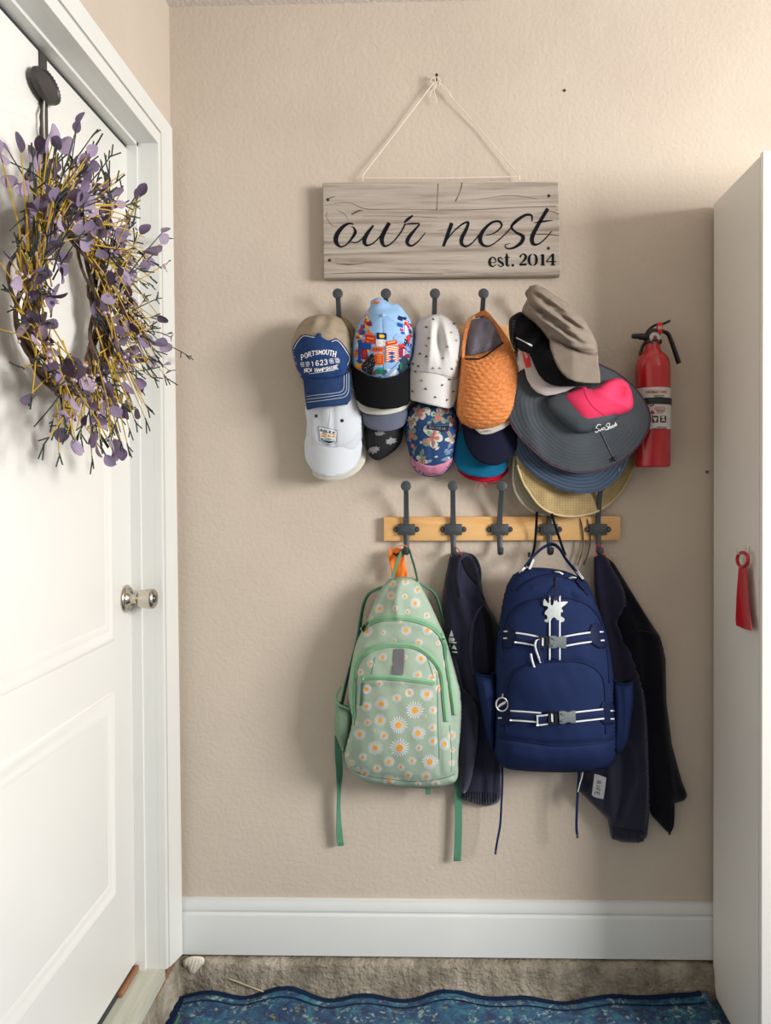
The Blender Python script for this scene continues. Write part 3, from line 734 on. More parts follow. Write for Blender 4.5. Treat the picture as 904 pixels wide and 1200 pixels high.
# ------------------------------------------------------------------ two hook rails
def rack(cx, ytop, tops, y_ball, plate_y, label, group):
    """cx: px extents of the rail, tops: list of (ball x, plate x)"""
    c = at((cx[0]+cx[1])/2, (ytop[0]+ytop[1])/2, 0)
    root = thing('hook_rail', label, 'coat rack', (c.x, 0, c.z), group)
    a = at(cx[0], ytop[0], .018); b = at(cx[1], ytop[1], .018)
    mb = MB(); mb.box((a.x, -.018, b.z), (b.x, -.0005, a.z), .0012); mb.build('rail', M_PINE, root)
    for bx, px in tops:
        mb = MB()
        # back strap, prong leaning out to a round end
        pl = at(px, plate_y, .024); tp_ = at(bx, y_ball, .062); W = .0062
        def bar(path, w0, th):
            rows = []
            for (p, w) in zip(path, w0):
                rows.append([(p[0]-w, p[1]+th, p[2]), (p[0]-w*.8, p[1]-th, p[2]), (p[0]+w*.8, p[1]-th, p[2]), (p[0]+w, p[1]+th, p[2])])
            b0 = len(mb.v); mb.grid(rows, closed_u=True)
            mb.f += [(b0, b0+1, b0+2, b0+3), tuple(b0+4*(len(rows)-1)+k for k in (3, 2, 1, 0))]; mb.mi += [0, 0]
        zs = pl.z
        L = tp_.z-zs
        path = [(pl.x, -.024, zs-.01), (pl.x, -.025, zs+.012), (pl.x+(tp_.x-pl.x)*.3, -.029, zs+L*.35), (pl.x+(tp_.x-pl.x)*.65, -.042, zs+L*.68), (tp_.x, -.060, tp_.z-.006)]
        path = [tuple(v) for v in crom([Vector(p) for p in path], 4)]
        bar(path, [W+.0012*(1-i/len(path)) for i in range(len(path))], .0032)
        mb.lathe([(0, -.0055), (.0105, -.0055), (.013, -.003), (.0135, 0), (.0128, .0022), (.011, .003), (0, .0034)], (tp_.x, -.062, tp_.z), (0, -1, .12), 20)
        # lower hook
        lz = zs-.062
        path = [(pl.x, -.024, zs-.012), (pl.x, -.026, zs-.038), (pl.x, -.031, lz+.006), (pl.x, -.041, lz), (pl.x, -.051, lz+.005), (pl.x, -.055, lz+.017)]
        path = [tuple(v) for v in crom([Vector(p) for p in path], 4)]
        mb.tube(path, .0072, 8, flat=.5, up=(1, 0, 0))
        h = mb.build('hook', M_IRON, root)
        mb = MB()
        mb.box((pl.x-.0225, -.0275, zs-.0145), (pl.x+.0225, -.0178, zs+.0145), .0015)
        mb.box((pl.x-.017, -.0292, zs-.0095), (pl.x+.017, -.0272, zs+.0095), .0008)
        for s in (-1, 1):
            mb.lathe([(0, .0035), (.0068, .0035), (.0075, .002), (.0075, 0)], (pl.x+s*.0268, -.018, zs), (0, -1, 0), 16)
        mb.build('mount_plate', M_IRON, h)
        for s in (-1, 1):
            mb = MB(); mb.lathe([(0, .002), (.0022, .0024), (.0036, .0014), (.004, 0)], (pl.x+s*.0275, -.0214, zs), (0, -1, 0), 12); mb.build('screw', M_SCREW, h)
    return root
rack((450, 727.5), (606, 633), [(476, 476.5), (531, 531.5), (588.5, 586), (645, 644), (705, 701.5)], 569.5, 620.5, 'pine hook rail with five dark iron hooks below the hats, holding the bags', None)
rack((368, 648), (384, 411), [(396, 397.5), (452.5, 452), (510, 508.5), (567, 564.5), (622, 620)], 344, 398, 'upper pine hook rail with iron hooks hidden behind the hanging caps', None)
# ------------------------------------------------------------------ fire extinguisher
def extinguisher():
    D = .055
    c = at(765.5, 547, D); s = at(765.5, 410, D)
    root = thing('fire_extinguisher', 'red fire extinguisher strapped to the wall right of the hats', 'extinguisher', (c.x, -D, c.z))
    M_R = mat('red_enamel', '#b3101f', rough=.25, var=.02, coat=.5)
    def Z(y): return at(765.5, y, D).z
    R = (at(785.8, 480, D).x-at(745.3, 480, D).x)/2
    mb = MB(); z0 = Z(547.5)
    prof = [(0, 0), (R*.93, 0), (R, .004), (R, Z(434)-z0), (R*.98, Z(428)-z0), (R*.9, Z(421)-z0), (R*.72, Z(416)-z0), (R*.5, Z(412)-z0), (R*.43, Z(408)-z0), (R*.4, Z(401.5)-z0), (0, Z(401.5)-z0)]
    mb.lathe(prof, (c.x, -D, z0), (0, 0, 1), 48); body = mb.build('cylinder', M_R, root)
    S = Surf(mb)
    # wrap-round label
    def wrap(ya, yb, r, a0, a1, mm, nm, par, n=30, label=None):
        mb = MB(); za, zb = Z(ya), Z(yb); rows = []
        for zz, rr in ((za, r-.0004), (za, r), (zb, r), (zb, r-.0004)):
            rows.append([(c.x+rr*math.sin(a0+(a1-a0)*k/n), -D-rr*math.cos(a0+(a1-a0)*k/n), zz) for k in range(n+1)])
        mb.grid(rows); return mb.build(nm, mm, par, label=label)
    M_LB = mat('silver_label_paper', '#c6c2bd', rough=.45, var=.03)
    lb = wrap(456, 504, R+.0006, -1.75, 1.75, M_LB, 'label', root, label='pale printed instruction label')
    M_TX = mat('label_print_black', '#2a2626', rough=.6); M_TR = mat('label_print_red', '#a02a35', rough=.6)
    S2 = lambda x, y: D+math.sqrt(max(1e-6, (R+.0009)**2-min((R*.999)**2, (at(x, y, D+R*.8).x-c.x)**2)))
    mb = MB(); write(mb, 'INSTRUCTIONS', 757, 461, 3.2, 1.55, .55, .55, S2, 0, .0004); mb.build('red_print', M_TR, lb, smooth=False)
    mb = MB()
    for (y, xs) in ((463.5, (767, 779)), (465.2, (767, 778)), (467, (768, 779)), (482, (770, 780)), (502.3, (765, 782)), (500.5, (770, 782))):
        strip(mb, [(xs[0], y), (xs[1], y)], .8, S2, .0004, .0002, 2, smooth=False, n=1)
    mb.build('fine_print', M_TX, lb, smooth=False)
    mb = MB()
    for (y, xs) in ((477, (768, 780)), (479, (767, 781)), (480.8, (769, 780)), (484, (770, 778))): strip(mb, [(xs[0], y), (xs[1], y)], .8, S2, .0004, .0002, 2, smooth=False, n=1)
    patch(mb, [(761.5, 485), (765, 480), (768.5, 485)], lambda X, Y: np.array([S2(a, b) for a, b in zip(X, Y)]), .0004, .0002, 2); strip(mb, [(762, 476), (767, 474.5)], 1.6, S2, .0004, .0002, 2, smooth=False, n=1)
    mb.build('red_print', M_TR, lb, smooth=False)
    mb = MB()
    for x in (764.7, 774): strip(mb, [(x, 491.2), (x+7.2, 491.2)], 8, S2, .0004, .0002, 1.5, smooth=False, n=3)
    mb.build('pictogram', M_TX, lb, smooth=False)
    mb = MB()
    for s in ([(766.2, 489, 1.2), (768, 491, 2.6), (770.2, 489.6, 1.4)], [(767, 493, 1), (769.5, 493, 2)], [(775.3, 488.5, 1), (777.3, 489, 2.4), (779.5, 488.5, 1)], [(776, 493.5, 1), (778, 491.5, 2), (779.5, 493.6, 1)]):
        brush(mb, s, S2, lift=.0008, thick=.0002)
    mb.build('pictogram_figure', M_LB, lb, smooth=False)
    wrap(468, 475.5, R+.0022, -2.6, 2.6, M_BLACKP, 'strap', root, 44, 'black strap round the cylinder')
    mb = MB(); mb.box((c.x-.02, -.016, Z(540)), (c.x+.02, -.0005, Z(425)), .002); mb.build('wall_bracket', M_BLACKP, root)
    # valve head
    hz = Z(396)
    mb = MB(); mb.lathe([(0, Z(402.5)-hz), (R*.52, Z(402.5)-hz), (R*.52, Z(399)-hz), (R*.4, Z(398)-hz), (R*.42, Z(390)-hz), (R*.3, Z(386)-hz), (0, Z(386)-hz)], (c.x, -D, hz), (0, 0, 1), 24)
    p0 = at(766, 395, D); p1 = at(741, 394, D)
    mb.tube([(p0.x, -D, p0.z), (p0.x-.018, -D, p0.z), (p1.x+.018, -D, p1.z-.0005), (p1.x+.0175, -D, p1.z), (p1.x, -D, p1.z)], [.010, .0085, .0085, .0066, .0062], 14)
    mb.tube([(p1.x+.012, -D, p1.z), (p1.x+.008, -D, p1.z)], [.0072, .0072], 14)
    mb.build('valve', M_BLACKP, root)
    g = at(768, 395.5, D+.02)
    mb = MB(); mb.lathe([(0, 0), (.0125, 0), (.0135, .003), (.012, .005), (.0, .0045)], (g.x, -D-.016, g.z), (0, -1, 0), 24); gg = mb.build('gauge', mat('gauge_face', '#bdb9b2', rough=.3), root, label='round silver pressure gauge')
    mb = MB(); mb.lathe([(0, 0), (.005, 0), (.005, .0008), (0, .0008)], (g.x, -D-.0206, g.z), (0, -1, 0), 16); mb.build('gauge_dial', M_TR, gg)
    mb = MB(); up = [at(x, y, D) for x, y in ((757, 392), (761, 386), (768, 381), (775, 380), (779, 379), (785, 376))]
    mb.tube(crom(up, 4), .0032, 8, flat=2.2, up=(0, 0, 1)); mb.build('top_lever', M_BLACKP, root)
    mb = MB(); lo = [at(x, y, D) for x, y in ((776, 388), (783, 391), (787, 400), (792, 414), (796, 426))]
    lo = crom(lo, 5); mb.tube(lo, [.0045+.0018*min(1, i/len(lo)) for i in range(len(lo))], 10, flat=1.5, up=(1, 0, 0)); mb.build('handle', M_BLACKP, root)
    mb = MB(); mb.tube(crom([at(x, y, D-.008) for x, y in ((760, 398), (754, 405), (750, 417))], 4), .0042, 8); mb.build('hose_clip', M_BLACKP, root)
    mb = MB(); a = at(770.5, 378, D+.014); b = at(776.5, 391, D+.014)
    mb.box((a.x, -D-.016, b.z), (b.x, -D-.009, a.z), .0012); pn = mb.build('safety_pin', mat('bright_red_plastic', '#c01828', rough=.35), root, label='bright red safety pull tab')
    for k in (772.6, 775): 
        mb = MB(); p = at(k, 384, D+.0165); mb.box((p.x-.0016, -D-.0172, p.z-.004), (p.x+.0016, -D-.0158, p.z+.004), .0005); mb.build('pin_mark', M_LB, pn)
extinguisher()
# ------------------------------------------------------------------ caps and hats
def brimfn(cx, hw, d0, k, y0=0, slope=0, ang=0, cy=0):
    ca, sa = math.cos(ang), math.sin(ang)
    def f(X, Y):
        u = ((X-cx)*ca+(Y-cy)*sa)/hw; v = -(X-cx)*sa+(Y-cy)*ca
        return d0-k*u*u+slope*(v-(y0-cy))
    return f
def hat(name, label, cat, px, py, d, group=None):
    c = at(px, py, d); return thing(name, label, cat, c, group)
def stitch(mb, path, w, surf, lift=.0008): strip(mb, path, w, surf, lift, .0004, 2.5, n=1)
def blob(cx, cy, r, k=10, jit=.3, rr=rnd, sx=1, sy=1, a0=0):
    return [(cx+sx*r*(1+rr.uniform(-jit, jit))*math.cos(2*math.pi*i/k+a0), cy+sy*r*(1+rr.uniform(-jit, jit))*math.sin(2*math.pi*i/k+a0)) for i in range(k)]
G_CAPS = 'caps and hats hanging from the upper hook rail'
M_WCAP = fabric('white_cap_cotton', '#c3c8cf', var=.02, bump=.25)
M_WCAP2 = fabric('ivory_cap_cotton', '#cbc7bb', var=.02)
M_BLUE = fabric('washed_blue_cotton', '#233c6b', var=.16, vscale=55, bump=.4)
M_BLUEB = fabric('washed_blue_brim', '#24395e', var=.14, vscale=60, bump=.4)
M_BEIGE = fabric('faded_beige_cotton', '#948774', var=.15, vscale=40, bump=.5)
M_CREAM = fabric('cream_thread', '#d9d3c4')
M_WTHR = fabric('white_thread', '#e8e8ea')

def cap_white():
    r0 = hat('baseball_cap', 'plain ivory cap whose brim peeks out below the white badge cap', 'cap', 397, 540, .035, G_CAPS)
    mb = MB(); sheet(mb, [(366, 552), (371, 559.6), (385, 563.6), (401, 562), (417, 554.7), (427, 543), (429, 533), (427, 522), (412, 517), (385, 520), (368, 530)], brimfn(397, 34, .045, .014), .004, 3.5); mb.build('brim', M_WCAP2, r0, smooth='all')
    mb = MB(); puff(mb, [(366, 492), (380, 480), (405, 480), (420, 492), (424, 515), (410, 530), (380, 530), (366, 515)], .022, .014, .5, 5); mb.build('crown', M_WCAP2, r0, smooth='all')
    r = hat('baseball_cap', 'white cap with a shield badge hanging below the blue and beige cap', 'cap', 392, 515, .06, G_CAPS)
    mb = MB()
    puff(mb, [(358, 478), (364, 456), (390, 447), (414, 456), (425, 484), (424.5, 512), (414, 533), (390, 539), (367, 532), (359.5, 512), (360, 495)], .054, .050, .5, 3,
         folds=lambda X, Y: .0035*np.exp(-((X-390-.05*(Y-480))/2.2)**2)*-1+.004*np.exp(-((X-371-.2*(Y-480))/7)**2)*-1)
    S = Surf(mb); mb.build('crown', M_WCAP, r, smooth='all')
    mb = MB(); f = sheet(mb, [(357, 528), (358, 538), (365, 550), (376, 557.6), (390, 559), (405, 555.6), (417, 546.7), (422.7, 535.7), (424.7, 521), (422, 506), (411, 518.5), (396, 524), (383, 523), (370, 517), (360, 508), (357, 518)], brimfn(390, 34, .099, .038), .004, 3, smooth=False)
    SB = Surf(mb); b = mb.build('brim', M_WCAP, r, smooth='all')
    mb = MB(); stitch(mb, [(361, 509), (371, 517.5), (383, 522.5), (396, 523.5), (411, 518), (421, 507)], .7, Surf_join(S, SB)); mb.build('brim_seam', fabric('grey_seam', '#b9bfc9'), r, smooth=False)
    mb = MB(); stitch(mb, [(388, 474), (387, 487), (385, 500)], .6, S, .0005); mb.build('crown_seam', MATS['grey_seam'], r, smooth=False)
    for (x, y) in ((371, 487.5), (401, 493)):
        mb = MB(); d = S(x, y); p = at(x, y, d); mb.lathe([(0, .0012), (.0022, .0014), (.0044, .001), (.0046, -.001)], p, (0, -1, 0), 12); mb.build('eyelet', fabric('dark_green_thread', '#20323a'), r)
    def q(x, y): return (345+x/10.04, 470+y/10.04)
    mb = MB(); patch(mb, [q(280, 292), q(512, 342), q(498, 492), q(410, 522), q(300, 470)], S, .0008, .0008, 2); S2 = Surf(mb); bd = mb.build('badge', fabric('badge_grey_border', '#8d93a0'), r, smooth=False, label='small shield badge with gold numerals')
    mb = MB(); patch(mb, [q(292, 306), q(502, 351), q(488, 486), q(410, 511), q(309, 463)], S2, .0003, .0003, 2); bf = mb.build('badge_face', fabric('badge_face_white', '#dcdfe4'), bd, smooth=False)
    mb = MB(); write(mb, 'ROLEX', *q(306, 356), 2.3, 2.6, .95, .8, S2, .17, .0008); mb.build('badge_letters', fabric('badge_navy', '#1d2c4d'), bd, smooth=False)
    mb = MB()
    brush(mb, [(315, 390, 8), (340, 378, 14), (372, 385, 14), (355, 405, 14), (318, 412, 16)], S2, 345, 470, 10.04, .0008); brush(mb, [(318, 412, 14), (380, 424, 12)], S2, 345, 470, 10.04, .0008)
    brush(mb, [(452, 385, 10), (395, 410, 12)], S2, 345, 470, 10.04, .0008); brush(mb, [(395, 412, 12), (475, 422, 12)], S2, 345, 470, 10.04, .0008); brush(mb, [(462, 388, 14), (452, 436, 14)], S2, 345, 470, 10.04, .0008)
    mb.build('badge_numerals', fabric('badge_gold', '#cf9a45'), bd, smooth=False)
    mb = MB(); patch(mb, [q(312, 432), q(345, 445), q(410, 440), q(482, 458), q(478, 480), q(410, 502), q(320, 464)], S2, .0007, .0002, 2); mb.build('badge_track', fabric('badge_teal', '#2d5058'), bd, smooth=False)
    mb = MB(); brush(mb, [(330, 455, 8), (400, 458, 16), (470, 468, 12)], S2, 345, 470, 10.04, .0012); mb.build('badge_stripe', fabric('badge_pale', '#b8c8cc'), bd, smooth=False)
class Surf_join:
    def __init__(s, *S): s.S = S
    def __call__(s, x, y):
        best = None
        r = ray(x, y).normalized()
        for k in s.S:
            h = k.t.ray_cast(CC, r)
            if h[0] is not None and (best is None or -h[0].y > best): best = -h[0].y
        if best is not None: s.last = best
        return best if best is not None else getattr(s, 'last', .1)
    def np(s, X, Y): return np.array([s(float(a), float(b)) for a, b in zip(X, Y)])
cap_white()

def cap_portsmouth():
    r = hat('baseball_cap', 'beige cap with blue front lettered PORTSMOUTH 1623 NEW HAMPSHIRE', 'cap', 378, 420, .08, G_CAPS)
    mb = MB()
    def folds(X, Y):
        a = np.maximum(0, 1-((Y-369)/26))
        return .006*np.sin((X-350)*.33+Y*.12)*a*(Y > 366)-.004*np.exp(-((X-384)/5)**2)*a
    puff(mb, [(343, 420), (341.5, 405), (346, 389), (353, 378), (363, 371), (378, 368.5), (392, 370), (402, 375), (409, 386), (413.5, 402), (414, 418), (410, 436), (405, 450), (380, 455), (357, 452), (350, 440)], .062, .075, .5, 2.5, folds=folds)
    S = Surf(mb); mb.build('crown', M_BEIGE, r, smooth='all')
    mb = MB(); puff(mb, [(399, 372), (407, 374), (415, 384), (419, 398), (419, 414), (414, 430), (408, 420), (408, 395)], .06, .018, .5, 3); mb.build('back_panel', fabric('shaded_cap_back', '#77644c', var=.2, vscale=120), r, smooth='all')  # shadowed back of the beige cap, its shade put into a darker brown
    fr = [(342.6, 408), (346, 401), (352.4, 393), (358, 391.7), (371, 394), (375, 391.5), (377.5, 395), (384, 399), (388.4, 398.5), (394, 396), (400, 400), (407, 409), (412, 419.6), (410, 428), (408, 438), (403.5, 448), (388, 451.5), (370, 451.5), (358, 449.5), (351.5, 440), (347, 430), (344, 418)]
    mb = MB(); patch(mb, fr, S, .0018, .0014, 2.2); SF = Surf(mb); fp = mb.build('front_panel', M_BLUE, r, smooth='all', label='washed blue front panel with white lettering')
    mb = MB()
    for path in ([(344.5, 409), (348, 402), (353.5, 395), (358, 393.6), (369, 395.5)], [(389, 400.5), (394, 398.6), (399, 402), (405, 410), (410, 419.5), (407.3, 428)]): stitch(mb, path, .7, SF)
    mb.build('panel_stitching', M_CREAM, fp, smooth=False)
    d = S(374, 392.5); p = at(374, 392.5, d); mb = MB(); mb.ball((p.x, p.y-.001, p.z), .0062, 12, (1.05, .8, .8)); mb.build('button', M_BLUE, r, smooth='all')
    bo = [(355, 441.5), (370, 443), (388, 443), (402, 440.5), (409, 435), (411.5, 440), (411.5, 458), (411, 468), (407, 474), (396, 475.3), (385, 476.2), (372, 477.5), (359.5, 480.5), (357.5, 465), (356, 450)]
    mb = MB(); sheet(mb, bo, brimfn(383, 29, .127, .028), .004, 2.5, smooth=False); SB = Surf(mb); b = mb.build('brim', M_BLUEB, r, smooth='all')
    mb = MB()
    for path in ([(359, 464.5), (375, 462.5), (390, 461), (400, 459), (403, 455), (403.5, 445), (403.5, 439.5)], [(359.2, 468), (376, 466), (392, 463.8), (402, 462), (406, 457), (406.5, 446), (406.5, 438)], [(359.4, 471.5), (376, 469.5), (394, 467), (404, 465), (408.5, 459), (409, 446), (409, 437)]): stitch(mb, path, .6, SB)
    mb.build('brim_stitching', fabric('grey_thread', '#aeb4c0'), b, smooth=False)
    mb = MB(); stitch(mb, [(352, 441), (370, 443.2), (388, 443), (403, 439.5)], 1.0, Surf_join(SF, SB)); mb.build('brim_seam', fabric('navy_seam', '#1c2d58'), r, smooth=False)
    def q(x, y): return (335+x/8.61, 365+y/8.61)
    # arched word: letter by letter, larger towards the middle
    word = 'PORTSMOUTH'; n = len(word); x0, y0 = q(160, 500); x1, y1 = q(510, 460)
    wd = (x1-x0)/n
    for i, ch in enumerate(word):
        t = (i+.5)/n; s = (t*2-1)
        base = y0+(y1-y0)*t-(5.6*(1-s*s)); h = 5.6-1.2*(1-abs(s))+.6*abs(s); ang = s*.32+.02
        if ch == 'M': pass
        mb = MB(); write(mb, ch, x0+wd*i+.15, base, h, wd*.72, 0, .95, SF, ang*.5, .0014, serif=True); mb.build('printed_letter', M_WTHR, fp, smooth=False)
    for i, ch in enumerate('1623'):
        x, y = q(262+i*43, 552-i*5.5); mb = MB(); write(mb, ch, x, y, 5.6, 3.5 if ch != '1' else 2.6, 0, 1.05, SF, -.06, .0014); mb.build('printed_letter', M_WTHR, fp, smooth=False)
    word = 'NEW HAMPSHIRE'; x0, y0 = q(190, 616); x1, y1 = q(534, 580); n = len(word); wd = (x1-x0)/n
    for i, ch in enumerate(word):
        if ch == ' ': continue
        t = (i+.5)/n; s = t*2-1
        mb = MB(); write(mb, ch, x0+wd*i+.1, y0+(y1-y0)*t+.9*(1-s*s)-.3, 4.6-.9*(1-s*s), wd*.74, 0, .85, SF, -.08, .0014, serif=True); mb.build('printed_letter', M_WTHR, fp, smooth=False)
    mb = MB()
    for (xa, ya, xb, yb) in ((150, 517, 240, 510), (148, 530, 244, 522), (150, 543, 243, 535), (158, 556, 240, 550), (440, 482, 535, 474), (438, 496, 548, 487), (440, 508, 548, 500), (448, 521, 546, 514)):
        a = q(xa, ya); bb = q(xb, yb); m = 7
        for i in range(m):
            if i % 7 == 3: continue
            u = i/m; v = (i+.8)/m
            strip(mb, [(a[0]+(bb[0]-a[0])*u, a[1]+(bb[1]-a[1])*u), (a[0]+(bb[0]-a[0])*v, a[1]+(bb[1]-a[1])*v)], .8, SF, .0014, .0003, 2, smooth=False, n=1)
    strip(mb, [q(235, 630), q(495, 592)], .5, SF, .0014, .0003, 2, smooth=False, n=1)
    mb.build('small_print', M_WTHR, fp, smooth=False, kind='stuff')
cap_portsmouth()

def cap_city():
    # palm print cap at the back, slate brim cap, city print cap in front
    M_DK = fabric('charcoal_print_cotton', '#2a2a2c', var=.12)
    r = hat('baseball_cap', 'charcoal cap with pale grey leaf print, lowest on the second hook', 'cap', 450, 515, .045, G_CAPS)
    mb = MB(); puff(mb, [(427, 498), (428, 515), (430, 528), (435, 536), (444, 539.5), (458, 531.5), (469, 521), (473, 506), (472, 485), (450, 476), (430, 482)], .03, .044, .5, 3); S = Surf(mb); mb.build('crown', M_DK, r, smooth='all')
    mb = MB(); sheet(mb, [(466, 505), (474, 500), (475, 486), (470, 478), (455, 480)], .045, .003, 4); mb.build('strap', M_BLACKP, r, smooth='all')
    r2 = random.Random(5); mb = MB()
    for (cx, cy, s) in ((445, 507.5, 8), (459, 517, 9), (438, 527, 9.5)):
        pts = []
        for i in range(18):
            a = 2*math.pi*i/18; pts.append((cx+s*(1 if i % 2 else .55)*math.cos(a)*r2.uniform(.75, 1.1), cy+s*.62*(1 if i % 2 else .5)*math.sin(a)*r2.uniform(.7, 1.1)-.25*math.cos(a)*s*.5))
        patch(mb, pts, S, .0006, .0005, 2.5)
    mb.build('leaf_print', fabric('leaf_grey_print', '#8f9093', var=.15), r, smooth=False)
    r = hat('baseball_cap', 'pale grey cap with slate brim between black brim and leaf print cap', 'cap', 450, 485, .07, G_CAPS)
    mb = MB(); sheet(mb, [(425.5, 482), (426, 490), (427.5, 498), (436.5, 503.3), (450.5, 505.3), (464.5, 503.2), (475, 496), (476.5, 478), (460, 470), (440, 470)], brimfn(450, 26, .096, .018), .004, 3); mb.build('brim', fabric('slate_cotton', '#5d6273'), r, smooth='all')
    mb = MB(); sheet(mb, [(417, 455), (418, 470), (424, 482), (440, 486), (457.5, 485), (476, 478.5), (480, 465), (450, 455)], brimfn(448, 32, .104, .022), .004, 3); mb.build('crown', fabric('pale_grey_cotton', '#c6c5bd'), r, smooth='all')
    r = hat('baseball_cap', 'city skyline print cap with light blue top and black brim', 'cap', 449, 420, .08, G_CAPS)
    mb = MB()
    oc = [(411.5, 414), (414, 395), (419, 382), (428, 368), (434, 359), (435, 352.5), (445, 349), (457.5, 355), (467, 357), (475, 366), (482, 377), (486.5, 394), (485, 412), (481, 428), (474, 440), (449, 450), (430, 447), (415, 434)]
    def folds(X, Y):
        t = np.clip((Y-349)/22, 0, 1)
        g = .010*np.exp(-((Y-361)/3.4)**2)*np.exp(-((X-455)/16)**2)*-1
        return g-.002*np.exp(-((X-449)/1.6)**2)*(Y > 372)
    puff(mb, oc, .06, .085, .5, 2.5, folds=folds); S = Surf(mb)
    cr = mb.build('crown', fabric('sky_blue_cotton', '#8fb4dd', var=.05), r, smooth='all')
    mb = MB(); sheet(mb, [(411, 427), (412.5, 440), (413.5, 450), (417, 468), (424, 474), (431, 477), (449, 479.7), (466, 478.2), (478, 474), (485, 464), (486, 445), (484, 426), (478, 434), (465, 441), (449, 443.5), (433, 440.5), (420, 433.5)], brimfn(449, 37, .132, .045), .004, 2.6, smooth=False)
    SB = Surf(mb); mb.build('brim', fabric('black_brim_cotton', '#0e0f12', var=.04), r, smooth='all')
    p = at(449, 369.5, S(449, 369.5)); mb = MB(); mb.ball((p.x, p.y-.001, p.z), .0062, 12, (1, .8, .8)); mb.build('button', MATS['sky_blue_cotton'], r, smooth='all')
    mb = MB()
    for path in ([(449, 374), (450, 400), (450, 440)], [(446, 371), (432, 383), (422, 398)], [(453, 371), (468, 382), (478, 398)]): stitch(mb, path, .6, S, .0003)
    mb.build('crown_seam', fabric('pale_blue_seam', '#7ea4cf'), r, smooth=False)
    # flat printed shapes
    C = {'r': '#c23326', 'o': '#d9722f', 'y': '#e0b43c', 'b': '#234f9c', 'n': '#1e2a55', 'w': '#dfe0e2', 'k': '#25262c', 'g': '#2f6b55', 'm': '#8d2740', 't': '#2e8c9a', 's': '#6f92cc', 'l': '#8aaad8', 'br': '#6d4634', 'd': '#2d3c48'}
    L = {}
    def add(c, poly, lift=.0006):
        if c not in L: L[c] = MB()
        patch(L[c], poly, S, lift+.0010, .0003, 2.2, interior=True)
    def q(x, y): return (405+x/5.71, 335+y/5.71)
    def rect(c, x0, y0, x1, y1, sk=0, lift=.0006): add(c, [q(x0, y0), q(x1, y0+sk), q(x1, y1+sk), q(x0, y1)], lift)
    r3 = random.Random(11)
    # sides: a dense scatter of small warm and cool blocks
    for i in range(420):
        y = r3.uniform(360, 446); x = r3.uniform(411, 487); side = x < 449
        g = 10+max(0, (y-372))*.16 if side else 22-max(0, y-380)*.06
        if abs(x-449) < g+r3.uniform(-2, 2) or (y < 376 and abs(x-450) < 17): continue
        if not inside(oc, x, y): continue
        s = r3.uniform(1.6, 3.4); a = r3.uniform(-.5, .5)
        pts = [(x+s*u*math.cos(a)-s*.8*v*math.sin(a), y+s*u*math.sin(a)+s*.8*v*math.cos(a)) for u, v in ((-1, -1), (1, -1), (1, 1), (-1, 1))]
        if all(inside(oc, *p) for p in pts): add(r3.choice('roybmroybrow') if side else r3.choice('rbnwkrmbsbr'), pts, -.0002+.00003*(i % 16))
    add('l', [q(322, 345), q(345, 318), q(375, 322), q(398, 345), q(392, 385), q(360, 372), q(335, 372)])
    rect('o', 178, 98, 228, 116, 4); rect('b', 348, 243, 386, 268, 12)
    rect('r', 134, 325, 200, 382, 6); rect('y', 142, 345, 192, 352, 6, .0012); rect('y', 140, 366, 160, 374, 3, .0012)
    rect('n', 208, 312, 276, 356, 4); rect('y', 226, 324, 262, 346, 3, .0012)
    rect('w', 206, 358, 268, 404); 
    for j in range(4):
        for i in range(6): rect('k', 210+i*9.6, 363+j*10, 214+i*9.6, 367+j*10, 0, .0012)
    rect('b', 84, 378, 172, 425, 0); rect('b', 84, 425, 104, 520, 0); rect('m', 106, 420, 146, 490, 6); rect('r', 118, 428, 140, 470, 5, .0012)
    rect('o', 178, 408, 256, 442); 
    for i in range(6): rect('m', 182+i*12, 412, 188+i*12, 438, 0, .0012)
    rect('r', 270, 372, 348, 400, -12); rect('y', 280, 378, 338, 386, -10, .0012)
    rect('o', 270, 400, 356, 512, -6)
    for i in range(7): add('w', [q(272, 410+i*15), q(292, 402+i*15), q(352, 412+i*15), q(352, 418+i*15), q(292, 408+i*15), q(272, 416+i*15)], .0012)
    for i in range(3): add('b', [q(290, 450+i*26), q(312, 438+i*26), q(336, 450+i*26), q(312, 462+i*26)], .0018)
    rect('r', 360, 392, 394, 414, -4); rect('m', 362, 420, 386, 480, -4); rect('w', 388, 420, 395, 470, 0)
    rect('o', 194, 450, 256, 530); rect('r', 200, 460, 250, 522, 0, .0012); 
    for i in range(4): rect('y', 206, 466+i*14, 246, 470+i*14, 0, .0018)
    add('k', [q(106, 560), q(120, 510), q(150, 480), q(176, 448), q(192, 470), q(200, 520), q(186, 560), q(178, 598), q(140, 585)], .0009)
    for i in range(46):
        x, y = r3.uniform(112, 196), r3.uniform(470, 592)
        rect('w', x, y, x+r3.uniform(2, 5), y+r3.uniform(2, 4), 0, .0016)
    rect('g', 196, 560, 280, 590, 0); rect('m', 180, 566, 200, 594, 3); rect('w', 262, 560, 340, 606, -6, .0005)
    rect('t', 214, 545, 256, 560, 0, .0012)
    add('d', [q(356, 556), q(366, 500), q(395, 462), q(420, 490), q(430, 530), q(400, 566), q(362, 590)], .0009)
    rect('g', 364, 510, 380, 560, 0, .0014)
    add('l', [q(232, 606), q(262, 596), q(330, 540), q(362, 506), q(366, 516), q(330, 562), q(290, 604), q(250, 616)], .0020)
    rect('r', 416, 330, 432, 380, 6); rect('w', 400, 262, 412, 320, 8); rect('r', 394, 236, 424, 262, 10)
